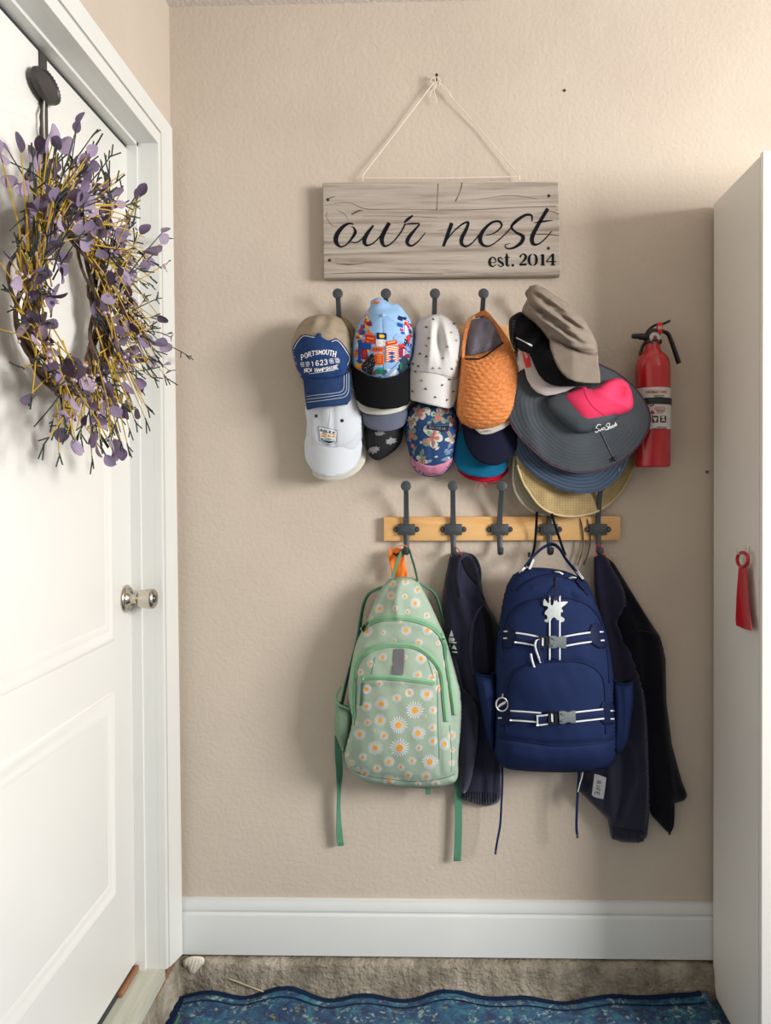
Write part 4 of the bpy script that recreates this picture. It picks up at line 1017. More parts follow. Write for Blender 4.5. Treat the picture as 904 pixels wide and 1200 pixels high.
    nm = {'r': 'red_print', 'o': 'orange_print', 'y': 'yellow_print', 'b': 'blue_print', 'n': 'navy_print', 'w': 'white_print', 'k': 'black_print', 'g': 'green_print', 'm': 'maroon_print', 't': 'teal_print', 's': 'mid_blue_print', 'l': 'light_blue_print', 'd': 'slate_print', 'br': 'brown_print'}
    for c, m_ in L.items(): m_.build(nm[c], fabric('cap_'+nm[c], C[c]), cr, smooth=False, kind='stuff')
cap_city()

def cap_bee():
    M_PK = fabric('rose_pink_cotton', '#bd7c97'); M_FB = fabric('floral_blue_cotton', '#28416d')
    r = hat('baseball_cap', 'blue floral cap with pink brim hanging below the white insect print cap', 'cap', 506, 515, .06, G_CAPS)
    oc = [(475.5, 487), (475, 508), (479.5, 530), (484, 547), (492.5, 556), (506, 559), (520, 555.2), (530.5, 543), (534, 522), (538, 499), (535.5, 484), (526, 472), (505, 464), (486, 472)]
    mb = MB(); puff(mb, oc, .04, .068, .5, 3, folds=lambda X, Y: -.003*np.exp(-((X-506)/1.8)**2)*(Y > 480)); S = Surf(mb); cr = mb.build('crown', M_FB, r, smooth='all')
    mb = MB(); patch(mb, [(480, 533), (487, 540), (494, 543.7), (502, 545.6), (510, 545.6), (521, 542.5), (531, 536), (530, 543), (520, 555), (506, 558.6), (492.6, 555.6), (484.2, 547)], S, .0012, .0012, 2.5); mb.build('brim', M_PK, r, smooth='all')
    def q(x, y): return (465+x/5.832, 470+y/5.832)
    M_P = fabric('petal_ivory', '#b4b7ad', var=.1, vscale=150); M_G = fabric('petal_sage', '#72826f', var=.15, vscale=150); M_C = fabric('petal_coral', '#ad6664', var=.12, vscale=150); M_N = fabric('leaf_navy_grey', '#6d7f95', var=.1)
    mp, mg, mc, mn = MB(), MB(), MB(), MB()
    def petal(m, cx, cy, ang, l, w, lift):
        ca, sa = math.cos(ang), math.sin(ang)
        pts = [(cx+l*t*ca-w*s*sa, cy+l*t*sa+w*s*ca) for t, s in ((0, 0), (.3, .6), (.7, 1), (1, .55), (1.02, -.3), (.75, -1), (.3, -.6))]
        if all(inside(oc, *p) for p in pts): patch(m, pts, S, lift, .0003, 2.5)
    for (x, y, s, a0) in ((240, 250, 13, .25), (150, 70, 11, 1.1), (88, 235, 9.5, .4), (285, 95, 9, 2.2), (95, 150, 7, 1.5), (385, 250, 7, .2), (175, 410, 6.5, .3), (330, 60, 6, .9), (380, 130, 6.5, 1.7)):
        cx, cy = q(x, y); s *= 1.28
        for k in range(5):
            a = a0+2*math.pi*k/5+rnd.uniform(-.15, .15)
            a += rnd.uniform(-.25, .25); petal(rnd.choice((mp, mp, mp, mg)), cx, cy, a, s*rnd.uniform(.75, 1.1), s*rnd.uniform(.26, .38), .0010+.00005*k); petal(mg if k % 2 else mc, cx, cy, a+.05, s*.55, s*.16, .0016)
        petal(mc, cx, cy, 1.4, s*.7, s*.1, .0020)
        petal(mc, cx, cy, -1.2, s*.35, s*.12, .0020)
    for (x, y, a, l) in ((120, 330, 1.8, 10), (160, 350, 1.2, 10), (330, 370, -.6, 12), (300, 405, -.2, 13), (350, 330, -1.1, 10), (140, 310, 2.4, 9), (230, 130, -.3, 9), (400, 330, -1.7, 9), (60, 180, 1.4, 8), (300, 160, .4, 9), (210, 20, 0, 8)):
        cx, cy = q(x, y); petal(mn if x > 200 else mg, cx, cy, a, l, l*.22, .0004)
    for _ in range(34):
        petal(rnd.choice((mn, mg, mn, mp)), rnd.uniform(477, 535), rnd.uniform(478, 543), rnd.uniform(0, 6.28), rnd.uniform(4, 8), rnd.uniform(1.1, 2.2), .0006)
    for (x, y) in ((395, 150), (365, 265), (100, 290), (345, 200)):
        petal(mc, *q(x, y), 1.0, 5.5, 2.6, .0007)
    for m_, mm, nmn in ((mp, M_P, 'petal_print'), (mg, M_G, 'sage_print'), (mc, M_C, 'coral_print'), (mn, M_N, 'leaf_print')): m_.build(nmn, mm, cr, smooth=False, kind='stuff')
    mb = MB(); patch(mb, [q(205, 158), q(362, 160), q(352, 212), q(205, 192)], S, .0022, .0006, 2); S2 = Surf(mb); t = mb.build('name_patch', fabric('patch_black', '#22252e'), r, smooth=False)
    mb = MB(); write(mb, 'VOCIVCIO', q(222, 190)[0], q(222, 188)[1], 2.6, 1.7, .75, .5, S2, .09, .0004)
    brush(mb, [(208, 162, 2), (300, 166, 2), (358, 166, 2), (350, 208, 2), (280, 204, 2), (208, 190, 2), (208, 162, 2)], S2, 465, 470, 5.832, .0004)
    mb.build('patch_letters', fabric('patch_grey', '#77829a'), t, smooth=False)
    # white insect print cap
    M_W = fabric('chalk_white_cotton', '#c4c3c2', var=.03, bump=.3)
    r = hat('baseball_cap', 'chalk white cap printed with tiny insects, crown pinched in folds', 'cap', 508, 425, .09, G_CAPS)
    oc = [(510, 368.5), (497.5, 371.7), (488, 381), (485, 400), (482, 418), (477, 436), (480, 448), (505, 450), (530, 452), (538, 442), (540.5, 418), (543.5, 401), (539, 386), (531, 377.5), (520, 369.6)]
    def folds(X, Y):
        t = np.clip((438-Y)/60, 0, 1)
        v = -.019*np.exp(-((X-514-.06*(Y-390))/4.2)**2)*np.exp(-((Y-400)/22)**2)
        v += .010*np.exp(-((X-505.5+.08*(Y-395))/3.2)**2)*np.exp(-((Y-402)/24)**2)+.009*np.exp(-((X-523-.2*(Y-390))/3)**2)*np.exp(-((Y-400)/20)**2)
        v -= .006*np.exp(-((X-531-.1*(Y-395))/2.5)**2)*np.exp(-((Y-392)/14)**2)
        return v
    mb = MB(); puff(mb, oc, .058, .075, .45, 2.2, folds=folds); S = Surf(mb); cr = mb.build('crown', M_W, r, smooth='all')
    mb = MB(); sheet(mb, [(478, 436), (474, 448), (472, 457), (473.5, 463.5), (478, 467), (485, 469.6), (503, 474), (520, 477.6), (527, 478.4), (531.5, 476), (535, 467), (538, 453), (539, 442), (534, 442.5), (520, 439), (502, 435.8), (488, 434.5)], brimfn(506, 33, .124, .046), .0045, 2.5, smooth=False); SB = Surf(mb)
    b = mb.build('brim', M_W, r, smooth='all')
    SJ = Surf_join(S, SB)
    mb = MB(); stitch(mb, [(478.5, 436), (488, 435), (502, 436.2), (520, 439.4), (533, 442.8), (539, 442)], .7, SJ, .0006); mb.build('brim_seam', fabric('warm_grey_seam', '#a9a6a3'), r, smooth=False)
    M_BEE = fabric('insect_print_black', '#2b2a30'); M_BEO = fabric('insect_print_tan', '#8f7a5a')
    def q(x, y): return (460+x/4.8, 330+y/4.8)
    for (x, y) in ((230, 210), (190, 255), (330, 285), (345, 235), (190, 360), (310, 365), (155, 405), (190, 420), (285, 430), (145, 475), (228, 487), (265, 487), (335, 490), (128, 505), (163, 556), (93, 556), (187, 603), (280, 582), (113, 616), (240, 650), (307, 665), (342, 618), (320, 550), (360, 330), (205, 318), (115, 462), (370, 452)):
        x, y = q(x, y); a = rnd.uniform(-.6, .6); ca, sa = math.cos(a), math.sin(a)
        mb = MB()
        for tri in ([(-.3, -1.5), (.5, -1.3), (.4, 1.2), (-.4, 1.2)], [(.2, -.6), (2.0, .3), (1.6, 1.2), (.2, .3)], [(-.2, -.6), (-1.8, .2), (-1.5, 1.0), (-.2, .3)]):
            patch(mb, [(x+u*ca-v*sa, y+u*sa+v*ca) for u, v in tri], SJ, .0006, .0003, 2, interior=False)
        mb.build('insect_print', M_BEE if rnd.random() < .7 else M_BEO, cr, smooth=False)
cap_bee()
def cap_visor():
    M_NAVY = fabric('deep_navy_cotton', '#14162a', var=.08); M_TEAL = fabric('teal_cotton', '#0c5c7e', var=.06); M_RED = fabric('crimson_cotton', '#a8142c', var=.06)
    r = hat('baseball_cap', 'red cap with frayed brim edge, lowest under the teal brim', 'cap', 565, 550, .035, G_CAPS)
    mb = MB(); sheet(mb, [(537, 548), (541, 556), (550.7, 562), (566, 565), (583, 563.6), (592, 557), (596, 548), (580, 535), (552, 535)], brimfn(566, 30, .05, .012), .004, 3); mb.build('brim', M_RED, r, smooth='all')
    mb = MB(); puff(mb, [(540, 500), (560, 485), (585, 490), (594, 515), (588, 538), (560, 540), (542, 525)], .02, .018, .5, 5); mb.build('crown', M_RED, r, smooth='all')
    mb = MB()
    for p in ([(566, 564, .049), (568, 570, .05), (570.5, 572, .05)], [(567, 564, .049), (562, 568, .052), (560, 573, .05)], [(570, 564, .049), (575, 567, .052), (582, 566, .051)], [(564, 564.5, .05), (567, 568, .053), (571, 570, .052)], [(578, 563, .05), (583, 566, .051), (588, 565, .05)]):
        mb.tube(crom([at(*q) for q in p], 4), .0008, 5)
    mb.build('frayed_threads', M_RED, r, kind='stuff')
    r = hat('baseball_cap', 'teal cap whose brim shows between navy and red brims', 'cap', 560, 535, .055, G_CAPS)
    mb = MB(); sheet(mb, [(541, 500), (536, 512), (532.7, 527), (532.7, 541), (538.7, 551.4), (548, 556.5), (561, 559), (572, 559.5), (582, 558.3), (591, 553.5), (596, 544), (596, 520), (570, 500)], brimfn(563, 32, .074, .016), .004, 3, smooth=False); mb.build('brim', M_TEAL, r, smooth='all')
    mb = MB(); puff(mb, [(543, 500), (550, 470), (575, 460), (592, 475), (592, 505), (570, 515)], .045, .012, .5, 5); mb.build('crown', M_TEAL, r, smooth='all')
    r = hat('baseball_cap', 'dark navy cap brim with a pale lettered band below the orange visor', 'cap', 575, 525, .08, G_CAPS)
    mb = MB(); sheet(mb, [(540, 492), (542.5, 505), (544, 514), (547, 523), (552, 532), (558, 538.6), (566, 543), (575, 545.6), (583, 545.5), (590, 543), (598, 537), (603, 532), (608, 520), (608, 494), (580, 485), (560, 485)], brimfn(575, 33, .104, .022), .0045, 3, smooth=False); S = Surf(mb); mb.build('brim', M_NAVY, r, smooth='all')
    mb = MB(); sheet(mb, [(557, 503), (563, 508.6), (569, 509.2), (577, 508), (590, 502.5), (598, 497), (598, 490), (570, 488), (557, 496)], .108, .003, 3, smooth=False); S2 = Surf(mb); cb = mb.build('crown_band', fabric('pale_grey_felt', '#b7b4ad'), r, smooth='all')
    mb = MB(); write(mb, 'IPPPI', 563, 507.6, 2.4, 2.1, .7, .5, S2, -.1, .0004); mb.build('band_letters', fabric('dim_grey_thread', '#6a675f'), cb, smooth=False)
    # grey cap folded inside the visor
    r = hat('baseball_cap', 'crumpled grey cap crown tucked inside the orange straw visor', 'cap', 567, 395, .08, G_CAPS)
    mb = MB(); puff(mb, [(544, 423), (545.5, 405), (547, 388), (549, 378), (555, 374), (572.5, 372.4), (579, 378), (586, 389), (592, 401), (583, 415), (564, 424)], .066, .045, .5, 2.2, folds=lambda X, Y: .005*np.sin((X-545)*.35+(Y-370)*.12)-.006*np.exp(-((X-560)/3)**2-((Y-398)/7)**2)); S = Surf(mb)
    c = mb.build('crown', fabric('mauve_grey_cotton', '#76727e', var=.08, bump=.5), r, smooth='all')
    mb = MB()
    for i in range(7):
        for j in range(4):
            x = 548+i*4.2+j*1.5; y = 419-j*5-i*1.4
            p = at(x, y, S(x, y)); mb.lathe([(0, .0006), (.0012, .0005), (.0013, -.0005)], p, (0, -1, 0), 6)
    mb.build('vent_holes', fabric('vent_dark', '#4f4c57'), c, kind='stuff')
    # orange straw visor
    k = NT('orange_woven_straw'); k.b.inputs['Roughness'].default_value = .7; k.b.inputs['Specular IOR Level'].default_value = .25
    co = k.coord(); n = k.n('ShaderNodeTexNoise', i_Scale=160.0); k.l(co, n.inputs['Vector'])
    rp = k.ramp(n.outputs['Fac'], [(.3, lin('#b86f3c')), (.5, lin('#cb7d45')), (.75, lin('#d98e55'))]); k.l(rp.outputs[0], k.b.inputs['Base Color'])
    w1 = k.n('ShaderNodeTexNoise', i_Scale=420.0); k.l(co, w1.inputs['Vector']); k.bump(w1.outputs['Fac'], .6, .002)
    M_ST = k.m
    r = hat('sun_visor', 'orange woven straw visor hanging on the fourth hook', 'visor', 572, 450, .09, G_CAPS)
    oc = [(541, 416), (540, 430), (538.5, 445), (537, 458), (535.5, 474), (535, 485), (540, 495), (552, 502.5), (566, 504.8), (582, 501), (598, 494), (605, 480), (609, 455), (608, 430), (602, 412), (594, 400), (588, 402.5), (578, 408), (566, 413), (553, 416)]
    poly = oc
    cx, cy = 575, 380
    def folds(X, Y):     # rows of plaited straw, concentric with the crown
        rr = np.sqrt((X-cx)**2+((Y-cy)*1.05)**2); a = np.arctan2(Y-cy, X-cx)
        row = np.floor(rr/4.6)
        return .0024*np.abs(np.sin(rr*math.pi/4.6))+.0009*np.sin(a*40+row*math.pi)
    mb = MB(); puff(mb, oc, .084, .062, .42, 1.25, folds=folds, smooth=False); mb.build('brim', M_ST, r, smooth='all')
    S = Surf(mb)
    for pts, d0, kx in (([(556, 369), (563, 365), (569, 363.5), (573, 366.5), (580, 375), (590, 388), (598, 401), (605, 417), (602, 426), (594, 412), (587, 396), (579, 381), (573, 373.5), (566, 370), (558, 373)], .072, .0011), ([(557, 368.5), (553, 374), (549, 388), (546, 404), (544.5, 420), (541, 420), (541.5, 404), (545, 384), (550, 372)], .082, -.0012)):
        mb = MB(); sheet(mb, pts, lambda X, Y: d0+kx*(X-565)*(1 if kx > 0 else 1), .004, 2, smooth=False); mb.build('head_band', M_ST, r, smooth='all')
    mb = MB(); mb.tube(crom([at(x, y, d) for x, y, d in ((545, 420.5, .126), (555, 420.5, .129), (564, 420, .13), (576, 412, .13), (590, 401.5, .126))], 5), .0022, 6)
    mb.build('lining_edge', fabric('black_lining', '#1f1d20'), r)
cap_visor()

def hat_stack():
    cen = (676, 500)
    def tilt(cx, d0, ky=0, kx=0, cy=500): return lambda X, Y: d0+kx*(X-cx)+ky*(Y-cy)
    # pale hat at the back
    k = NT('tan_woven_straw'); k.b.inputs['Roughness'].default_value = .8; k.b.inputs['Specular IOR Level'].default_value = .2
    co = k.coord(); n = k.n('ShaderNodeTexNoise', i_Scale=30.0); k.l(co, n.inputs['Vector'])
    rp = k.ramp(n.outputs['Fac'], [(.3, lin('#a48e63')), (.7, lin('#c0ab7e'))])
    ck = k.n('ShaderNodeTexWave', i_Scale=95.0); ck.bands_direction = 'X'; k.l(co, ck.inputs['Vector']); cz = k.n('ShaderNodeTexWave', i_Scale=95.0); cz.bands_direction = 'Z'; k.l(co, cz.inputs['Vector'])
    mu = k.n('ShaderNodeMath', operation='MULTIPLY'); k.l(ck.outputs['Fac'], mu.inputs[0]); k.l(cz.outputs['Fac'], mu.inputs[1])
    mx = k.n('ShaderNodeMix', data_type='RGBA', blend_type='MULTIPLY'); mx.inputs[0].default_value = .55; k.l(rp.outputs[0], mx.inputs[6])
    gr = k.ramp(mu.outputs[0], [(.0, (.35, .3, .25, 1)), (.35, (1, 1, 1, 1))]); k.l(gr.outputs[0], mx.inputs[7]); k.l(mx.outputs[2], k.b.inputs['Base Color'])
    k.bump(mu.outputs[0], .5, .0015); M_STRAW = k.m
    M_KH = fabric('stone_cotton', '#a39b89', var=.06); M_STB = fabric('straw_binding', '#bfae86', bump=.5)
    r = hat('sun_hat', 'stone coloured hat brim showing left behind the straw hat', 'hat', 615, 580, .05, G_CAPS)
    ob = [(612, 500), (605, 525), (601.5, 545), (600.5, 563), (603, 577), (609, 588), (618, 597), (628, 602.5), (640, 604.5), (652, 600), (660, 570), (650, 520)]
    mb = MB(); f = sheet(mb, ob, lambda X, Y: np.clip(.052-.0004*(X-620), .04, .06), .003, 3.5); S = Surf(mb); mb.build('brim', M_KH, r, smooth='all')
    mb = MB(); strip(mb, [(604, 533), (602, 552), (602.2, 566), (605, 577), (611, 587), (620, 596), (630, 601.5), (640, 603.4)], 2.6, S, .0008, .001, 3); mb.build('brim_binding', fabric('pale_binding', '#b9b3a0'), r, smooth='all')
    mb = MB()
    for i in range(3): strip(mb, [(608+i*6, 540), (607+i*6, 560), (613+i*5, 578-i*2), (626+i*4, 592-i*4), (640, 597-i*6)], .5, S, .0002, .0004, 3, n=1)
    mb.build('brim_stitching', fabric('stone_stitch', '#8c8474'), r, smooth=False)
    r = hat('sun_hat', 'tan woven straw hat with thin brown chin cord behind slate brim', 'hat', 675, 585, .05, G_CAPS)
    os_ = [(605, 535), (608, 552), (612, 565), (618, 575.5), (629, 591), (640, 599.5), (652, 604.5), (665, 606.6), (678, 606.2), (690, 604), (702, 600), (716, 591), (728, 579), (738, 563), (743.5, 548), (743, 525), (725, 490), (680, 475), (630, 490)]
    sd = lambda X, Y: np.clip(.074-.0007*(X-645), .014, .078)+0*Y
    mb = MB(); f = sheet(mb, os_, sd, .003, 3.5, smooth=False); S = Surf(mb); mb.build('brim', M_STRAW, r, smooth='all')
    mb = MB(); strip(mb, [(606.5, 545), (613, 564.5), (619.5, 575), (630, 589.8), (640.5, 598), (652, 603), (665, 605), (678, 604.7), (690, 602.5), (701.5, 598.6), (715, 589.7), (727, 578), (736.5, 562.5), (742, 548)], 2.4, S, .0006, .001, 3); mb.build('brim_binding', M_STB, r, smooth='all')
    M_BRN = fabric('brown_cord', '#5d4e42')
    for path in ([(678, 603, .012), (682, 615, .021), (684, 632, .0215), (682, 648, .021), (677, 663, .021)], [(687, 604, .012), (690, 615, .021), (692.5, 630, .0215), (690.5, 645, .022), (685, 661, .022)]):
        mb = MB(); mb.tube(crom([at(*p) for p in path], 5), .0015, 6, flat=1.8, up=(1, 0, 0)); mb.build('chin_cord', M_BRN, r)
    mb = MB(); p = at(684.5, 662, .022); mb.tube([at(686, 657, .022), p], .0028, 8); mb.build('cord_tip', M_BRN, r)
    # slate bucket hat, rows of stitching round the brim
    M_SL = fabric('slate_blue_canvas', '#465469', var=.07, bump=.4)
    r = hat('bucket_hat', 'slate blue bucket hat brim with rows of stitching below charcoal brim', 'hat', 670, 565, .09, G_CAPS)
    def ell(cx, cy, rx, ry, ang, a0=0, a1=2*math.pi, n=40, close=True):
        ca, sa = math.cos(ang), math.sin(ang)
        return [(cx+rx*math.cos(t)*ca-ry*math.sin(t)*sa, cy+rx*math.cos(t)*sa+ry*math.sin(t)*ca) for t in [a0+(a1-a0)*i/(n if close else n-1) for i in range(n)]]
    osl = [(596, 492), (597.5, 503), (600, 518), (605, 533), (613, 545), (625, 556), (637, 564.5), (650, 570.8), (664, 576), (680, 578.6), (694, 577.8), (706, 574.8), (717, 567.5), (726, 559), (733, 548), (737, 538), (730, 500), (670, 470)]
    sl = lambda X, Y: .092+.00010*(Y-540)-.008*((X-667)/70)**2
    mb = MB(); sheet(mb, osl, sl, .004, 3.2, smooth=False); S = Surf(mb); mb.build('brim', M_SL, r, smooth='all')
    for i in range(5):
        mb = MB(); o = 3+i*4.2
        pth = [(x+(667-x)*o/80, y-o*(.35+.65*abs(math.cos((x-675)/60*1.1)))) for x, y in osl[1:16]]
        strip(mb, pth, .9, S, .0002, .0007, 3, n=1); mb.build('stitch_row', fabric('slate_stitch', '#364252'), r, smooth=False)
    mb = MB(); p = at(727.5, 550, S(727, 550)); mb.lathe([(.0025, .0012), (.005, .0014), (.006, .0004), (.006, -.001)], p, (0, -1, 0), 16); mb.build('eyelet', M_SCREW, r, label='steel eyelet')
    # charcoal wide brim hat with a pink crown top
    M_CH = fabric('charcoal_nylon', '#474d53', var=.05, bump=.3, rough=.5); M_PK = fabric('hot_pink_nylon', '#de3c63', var=.04, bump=.3, rough=.7)
    r = hat('sun_hat', 'wide charcoal sun hat with hot pink crown top and white script', 'hat', 680, 500, .12, G_CAPS)
    oc = [(591.8, 466), (594, 455), (600, 445), (609, 436), (622, 428), (645, 422), (675, 420), (702.5, 426.5), (720, 434.5), (733, 443.5), (744, 453), (754, 466), (760.5, 478), (763, 490), (761.5, 502), (757, 511.5), (750, 521), (741, 531), (730, 540), (718, 546.5), (705, 551), (690, 553.6), (675, 554), (662, 550.8), (648, 545.5), (636, 537.5), (623, 526), (611, 514), (601.5, 502), (595, 487)]
    def bf(X, Y):
        r_ = np.sqrt(((X-680)/86)**2+((Y-488)/66)**2)
        a = np.arctan2(Y-488, X-680)
        return .128-.012*np.clip(r_, 0, 1.1)**2+.0035*np.sin(a*4+.8)*np.clip(r_, 0, 1)+.004*np.exp(-((X-612-.3*(Y-470))/9)**2)
    mb = MB(); sheet(mb, oc, bf, .004, 3, smooth=False); S = Surf(mb); br = mb.build('brim', M_CH, r, smooth='all')
    mb = MB(); strip(mb, oc, 1.3, S, .0, .0010, 3, closed=True, smooth=False); mb.build('brim_piping', fabric('plum_piping', '#5a3843'), r, smooth='all')
    for i in range(7):
        mb = MB(); s = .92-.06*i; strip(mb, [(681+(x-681)*s, 488+(y-488)*s) for x, y in oc[14:30]+oc[:4]], .45, S, .0001, .0004, 3.5, n=1); mb.build('stitch_row', fabric('charcoal_stitch', '#40464c'), br, smooth=False)
    ocr = [(641, 466), (643, 478), (650, 487), (660, 496), (669, 503), (678, 508), (690, 507.5), (706, 502), (718, 495), (725, 489), (734, 482), (741, 474), (741, 462), (735, 450), (725, 444), (710, 446), (690, 452), (668, 457), (652, 460)]
    mb = MB(); puff(mb, ocr, bf, .036, .4, 2.6, smooth=False); SC_ = Surf(mb); cr = mb.build('crown_band', M_CH, r, smooth='all')
    opk = [(656, 463), (664, 459.5), (674, 456), (684, 452.6), (694, 454.5), (703, 451), (712, 445.5), (721, 443.2), (729, 443.7), (736, 449), (740.5, 458), (742.8, 469), (742, 478), (738, 482), (729, 486), (718, 488.5), (709, 491), (698, 495), (686, 500.3), (678, 494), (669, 482), (661, 471)]
    def pf(X, Y):
        v = -.020*np.exp(-((X-727)/9)**2-((Y-459)/8)**2)        # dent behind the fold
        v += .006*np.exp(-(((X-688)*.45-(Y-452)*.9+(0))/5)**2)*.6
        v += .005*np.exp(-((Y-(452+.28*(X-700)))/3)**2)*(X > 695)
        return v
    base2 = lambda X, Y: np.full(np.shape(X), .128)
    mb = MB(); puff(mb, opk, base2, .046, .42, 2.2, folds=pf, smooth=False); SP = Surf(mb); pk = mb.build('crown_top', M_PK, r, smooth='all', label='hot pink crumpled crown top')
    mb = MB()
    for p in ([(684, 454), (688, 466), (697, 478), (712, 489)],): stitch(mb, p, .7, SP, .0003)
    mb.build('crown_seam', fabric('dark_pink_seam', '#b02a4e'), pk, smooth=False)
    mb = MB()
    x = 697.5
    A = Surf_join(SC_, S)
    scr = [[(476, 742, 5), (486, 746, 5), (496, 732, 5), (482, 726, 5), (492, 710, 5), (505, 712, 4)], [(496, 735, 4), (502, 740, 5), (508, 726, 4), (510, 736, 5)], [(513, 738, 5), (515, 726, 5), (522, 724, 4), (522, 736, 5)],
           [(525, 734, 5), (534, 734, 5), (538, 722, 5), (528, 714, 5), (538, 704, 5), (548, 706, 4)], [(540, 734, 4), (545, 706, 5), (543, 728, 4), (550, 720, 4), (549, 730, 4)], [(557, 716, 4), (550, 720, 5), (555, 727, 4), (561, 712, 4), (560, 724, 4)], [(566, 712, 4), (560, 718, 4), (566, 722, 4), (573, 698, 5), (568, 720, 4)], [(572, 714, 4), (579, 710, 4), (574, 706, 4), (572, 716, 4), (580, 714, 3)]]
    for s in scr: brush(mb, [(a-6, b, c*.75) for a, b, c in s], A, 580, 320, 4, .0012, .0004)
    mb.build('script_lettering', M_WTHR, cr, smooth=False, label='small white script lettering')
    mb = MB(); mb.tube(crom([at(x, y, S(x, y)+.002) for x, y in ((705, 506), (710, 517), (716, 530), (719.5, 537))], 4), .0009, 6); cd = mb.build('cord', M_BLACKP, r)
    p = at(720.3, 538, S(720, 538)+.005); mb = MB(); mb.ball(p, .0055, 12, (1, .9, 1)); mb.build('cord_lock', M_BLACKP, cd)
    # chin strap: two black webbing ends
    for path in ([(629.5, 600, .06), (629, 612, .045), (628, 628, .035), (626.5, 642, .034), (623, 654, .034), (619, 664, .036)], [(647, 602, .088), (650, 613, .072), (655, 628, .06), (659, 640, .064), (663, 651, .070)]):
        mb = MB(); mb.tube(crom([at(*p) for p in path], 5), .0034, 8, flat=.35, up=(1, 0, 0)); mb.build('chin_strap', fabric('black_webbing', '#151518'), r)
    mb = MB(); p = at(620.5, 650, .037); mb.box((p.x-.004, p.y-.003, p.z-.006), (p.x+.003, p.y+.003, p.z+.006), .001); mb.build('strap_buckle', M_BLACKP, r)
    # pale cap, black cap, taupe cap on top
    M_PG = fabric('pale_pinkish_grey_cotton', '#bdb3b0', var=.05)
    r = hat('baseball_cap', 'pale grey cap with a red stripe beneath the black cap', 'cap', 625, 445, .14, G_CAPS)
    mb = MB(); sheet(mb, [(606, 408), (609, 419), (615, 431), (618, 444), (623, 453), (630, 460), (640, 463.8), (652, 462), (664, 458.5), (675, 453), (672, 440), (650, 425), (625, 408)], lambda X, Y: .150-.00035*np.abs(X-640)-.00012*(Y-440), .004, 2.6, smooth=False); S = Surf(mb); b = mb.build('brim', M_PG, r, smooth='all')
    mb = MB(); patch(mb, [(612, 411), (617, 411), (621, 419), (622.5, 430), (617, 431.5), (614, 423)], S, .0006, .0006, 2); mb.build('stripe', fabric('coral_red_print', '#d84343'), b, smooth=False)
    mb = MB(); patch(mb, [(613, 411), (616, 411), (619.5, 418), (617, 420.5)], S, .0014, .0005, 2); mb.build('stripe_end', fabric('pink_white_print', '#dba6ad'), b, smooth=False)
    M_BK = fabric('black_cap_cotton', '#17171a', var=.06)
    r = hat('baseball_cap', 'black cap with mesh back and thin white mark under taupe cap', 'cap', 630, 410, .15, G_CAPS)
    mb = MB(); puff(mb, [(604, 371), (612, 366), (622, 372), (634, 384), (646, 400), (650, 418), (640, 424), (622, 416), (607, 408), (603, 390)], .138, .034, .45, 2.4, folds=lambda X, Y: .006*np.sin((X-600)*.22+(Y-370)*.3)); S = Surf(mb); mb.build('crown', M_BK, r, smooth='all')
    mb = MB(); puff(mb, [(597, 376), (604, 368), (612, 366), (608, 380), (606, 398), (610, 415), (604, 411), (598, 397)], .132, .02, .5, 2.2); SM = Surf(mb); mbk = mb.build('mesh_back', fabric('black_mesh', '#232326', bump=.9, bscale=500), r, smooth='all')
    mb = MB()
    for i in range(13): strip(mb, [(597.6+.1*abs(i-5), 377+i*2.5), (604.5, 375.5+i*2.5)], .6, SM, .0004, .0005, 3, smooth=False, n=1)
    mb.build('mesh_lines', fabric('mesh_grey', '#77777a'), mbk, smooth=False, kind='stuff')
    mb = MB(); brush(mb, [(605, 395.4, .9), (612, 399, 1.1), (618, 402.1, 1.3), (621.5, 403.8, 2.2), (624, 405.4, 2.0)], S, lift=.0008); mb.build('white_mark', M_WTHR, r, smooth=False)
    mb = MB(); sheet(mb, [(618, 409), (623, 419), (627.5, 430), (632, 439), (638, 446), (646, 450.5), (656, 452.8), (670, 452.5), (686, 452), (700, 449.5), (690, 432), (665, 415), (640, 408)], lambda X, Y: .172-.0003*np.abs(X-655)-.00015*(Y-430), .004, 2.6, smooth=False); mb.build('brim', M_BK, r, smooth='all')
    M_TP = fabric('taupe_cotton', '#81766b', var=.09, vscale=45, bump=.45)
    r = hat('baseball_cap', 'crumpled taupe cap on top of the pile, brim pointing right', 'cap', 665, 400, .17, G_CAPS)
    oc = [(618.5, 350), (617.5, 342), (621, 335), (630, 333.6), (640, 338.5), (653, 347), (668, 357.5), (679, 367.5), (687.5, 377.5), (695, 391), (700, 403), (701, 416), (690, 418), (672, 414), (656, 407), (643, 397), (633, 384), (622, 374), (611.5, 365.5), (613.5, 359)]
    ux, uy = .80, .60
    def tf(X, Y):
        s = (X-618)*ux+(Y-340)*uy; t = -(X-618)*uy+(Y-340)*ux
        e = np.clip(s/30, 0, 1)*np.clip((95-s)/30, 0, 1)
        return e*(.009*np.cos((t-4-.02*s)*.52)+.004*np.sin(t*.95+s*.08))+.002*np.sin(s*.4+t*.6)
    mb = MB(); puff(mb, oc, .158, .062, .42, 2.0, folds=tf, smooth=False); S = Surf(mb); mb.build('crown', M_TP, r, smooth='all')
    mb = MB(); sheet(mb, [(644.5, 395), (645, 406), (649, 418), (653, 428), (659, 437), (666, 443.5), (675, 447), (686, 448.6), (697, 449), (704, 448.8), (703.5, 438), (701.5, 425), (701, 414), (692, 415.5), (679, 413), (665, 408), (654, 402)], lambda X, Y: .214-.00045*np.abs(X-672)-.0004*np.maximum(0, 410-Y), .0045, 2.4, smooth=False); SB = Surf(mb); mb.build('brim', M_TP, r, smooth='all')
    SJ = Surf_join(S, SB)
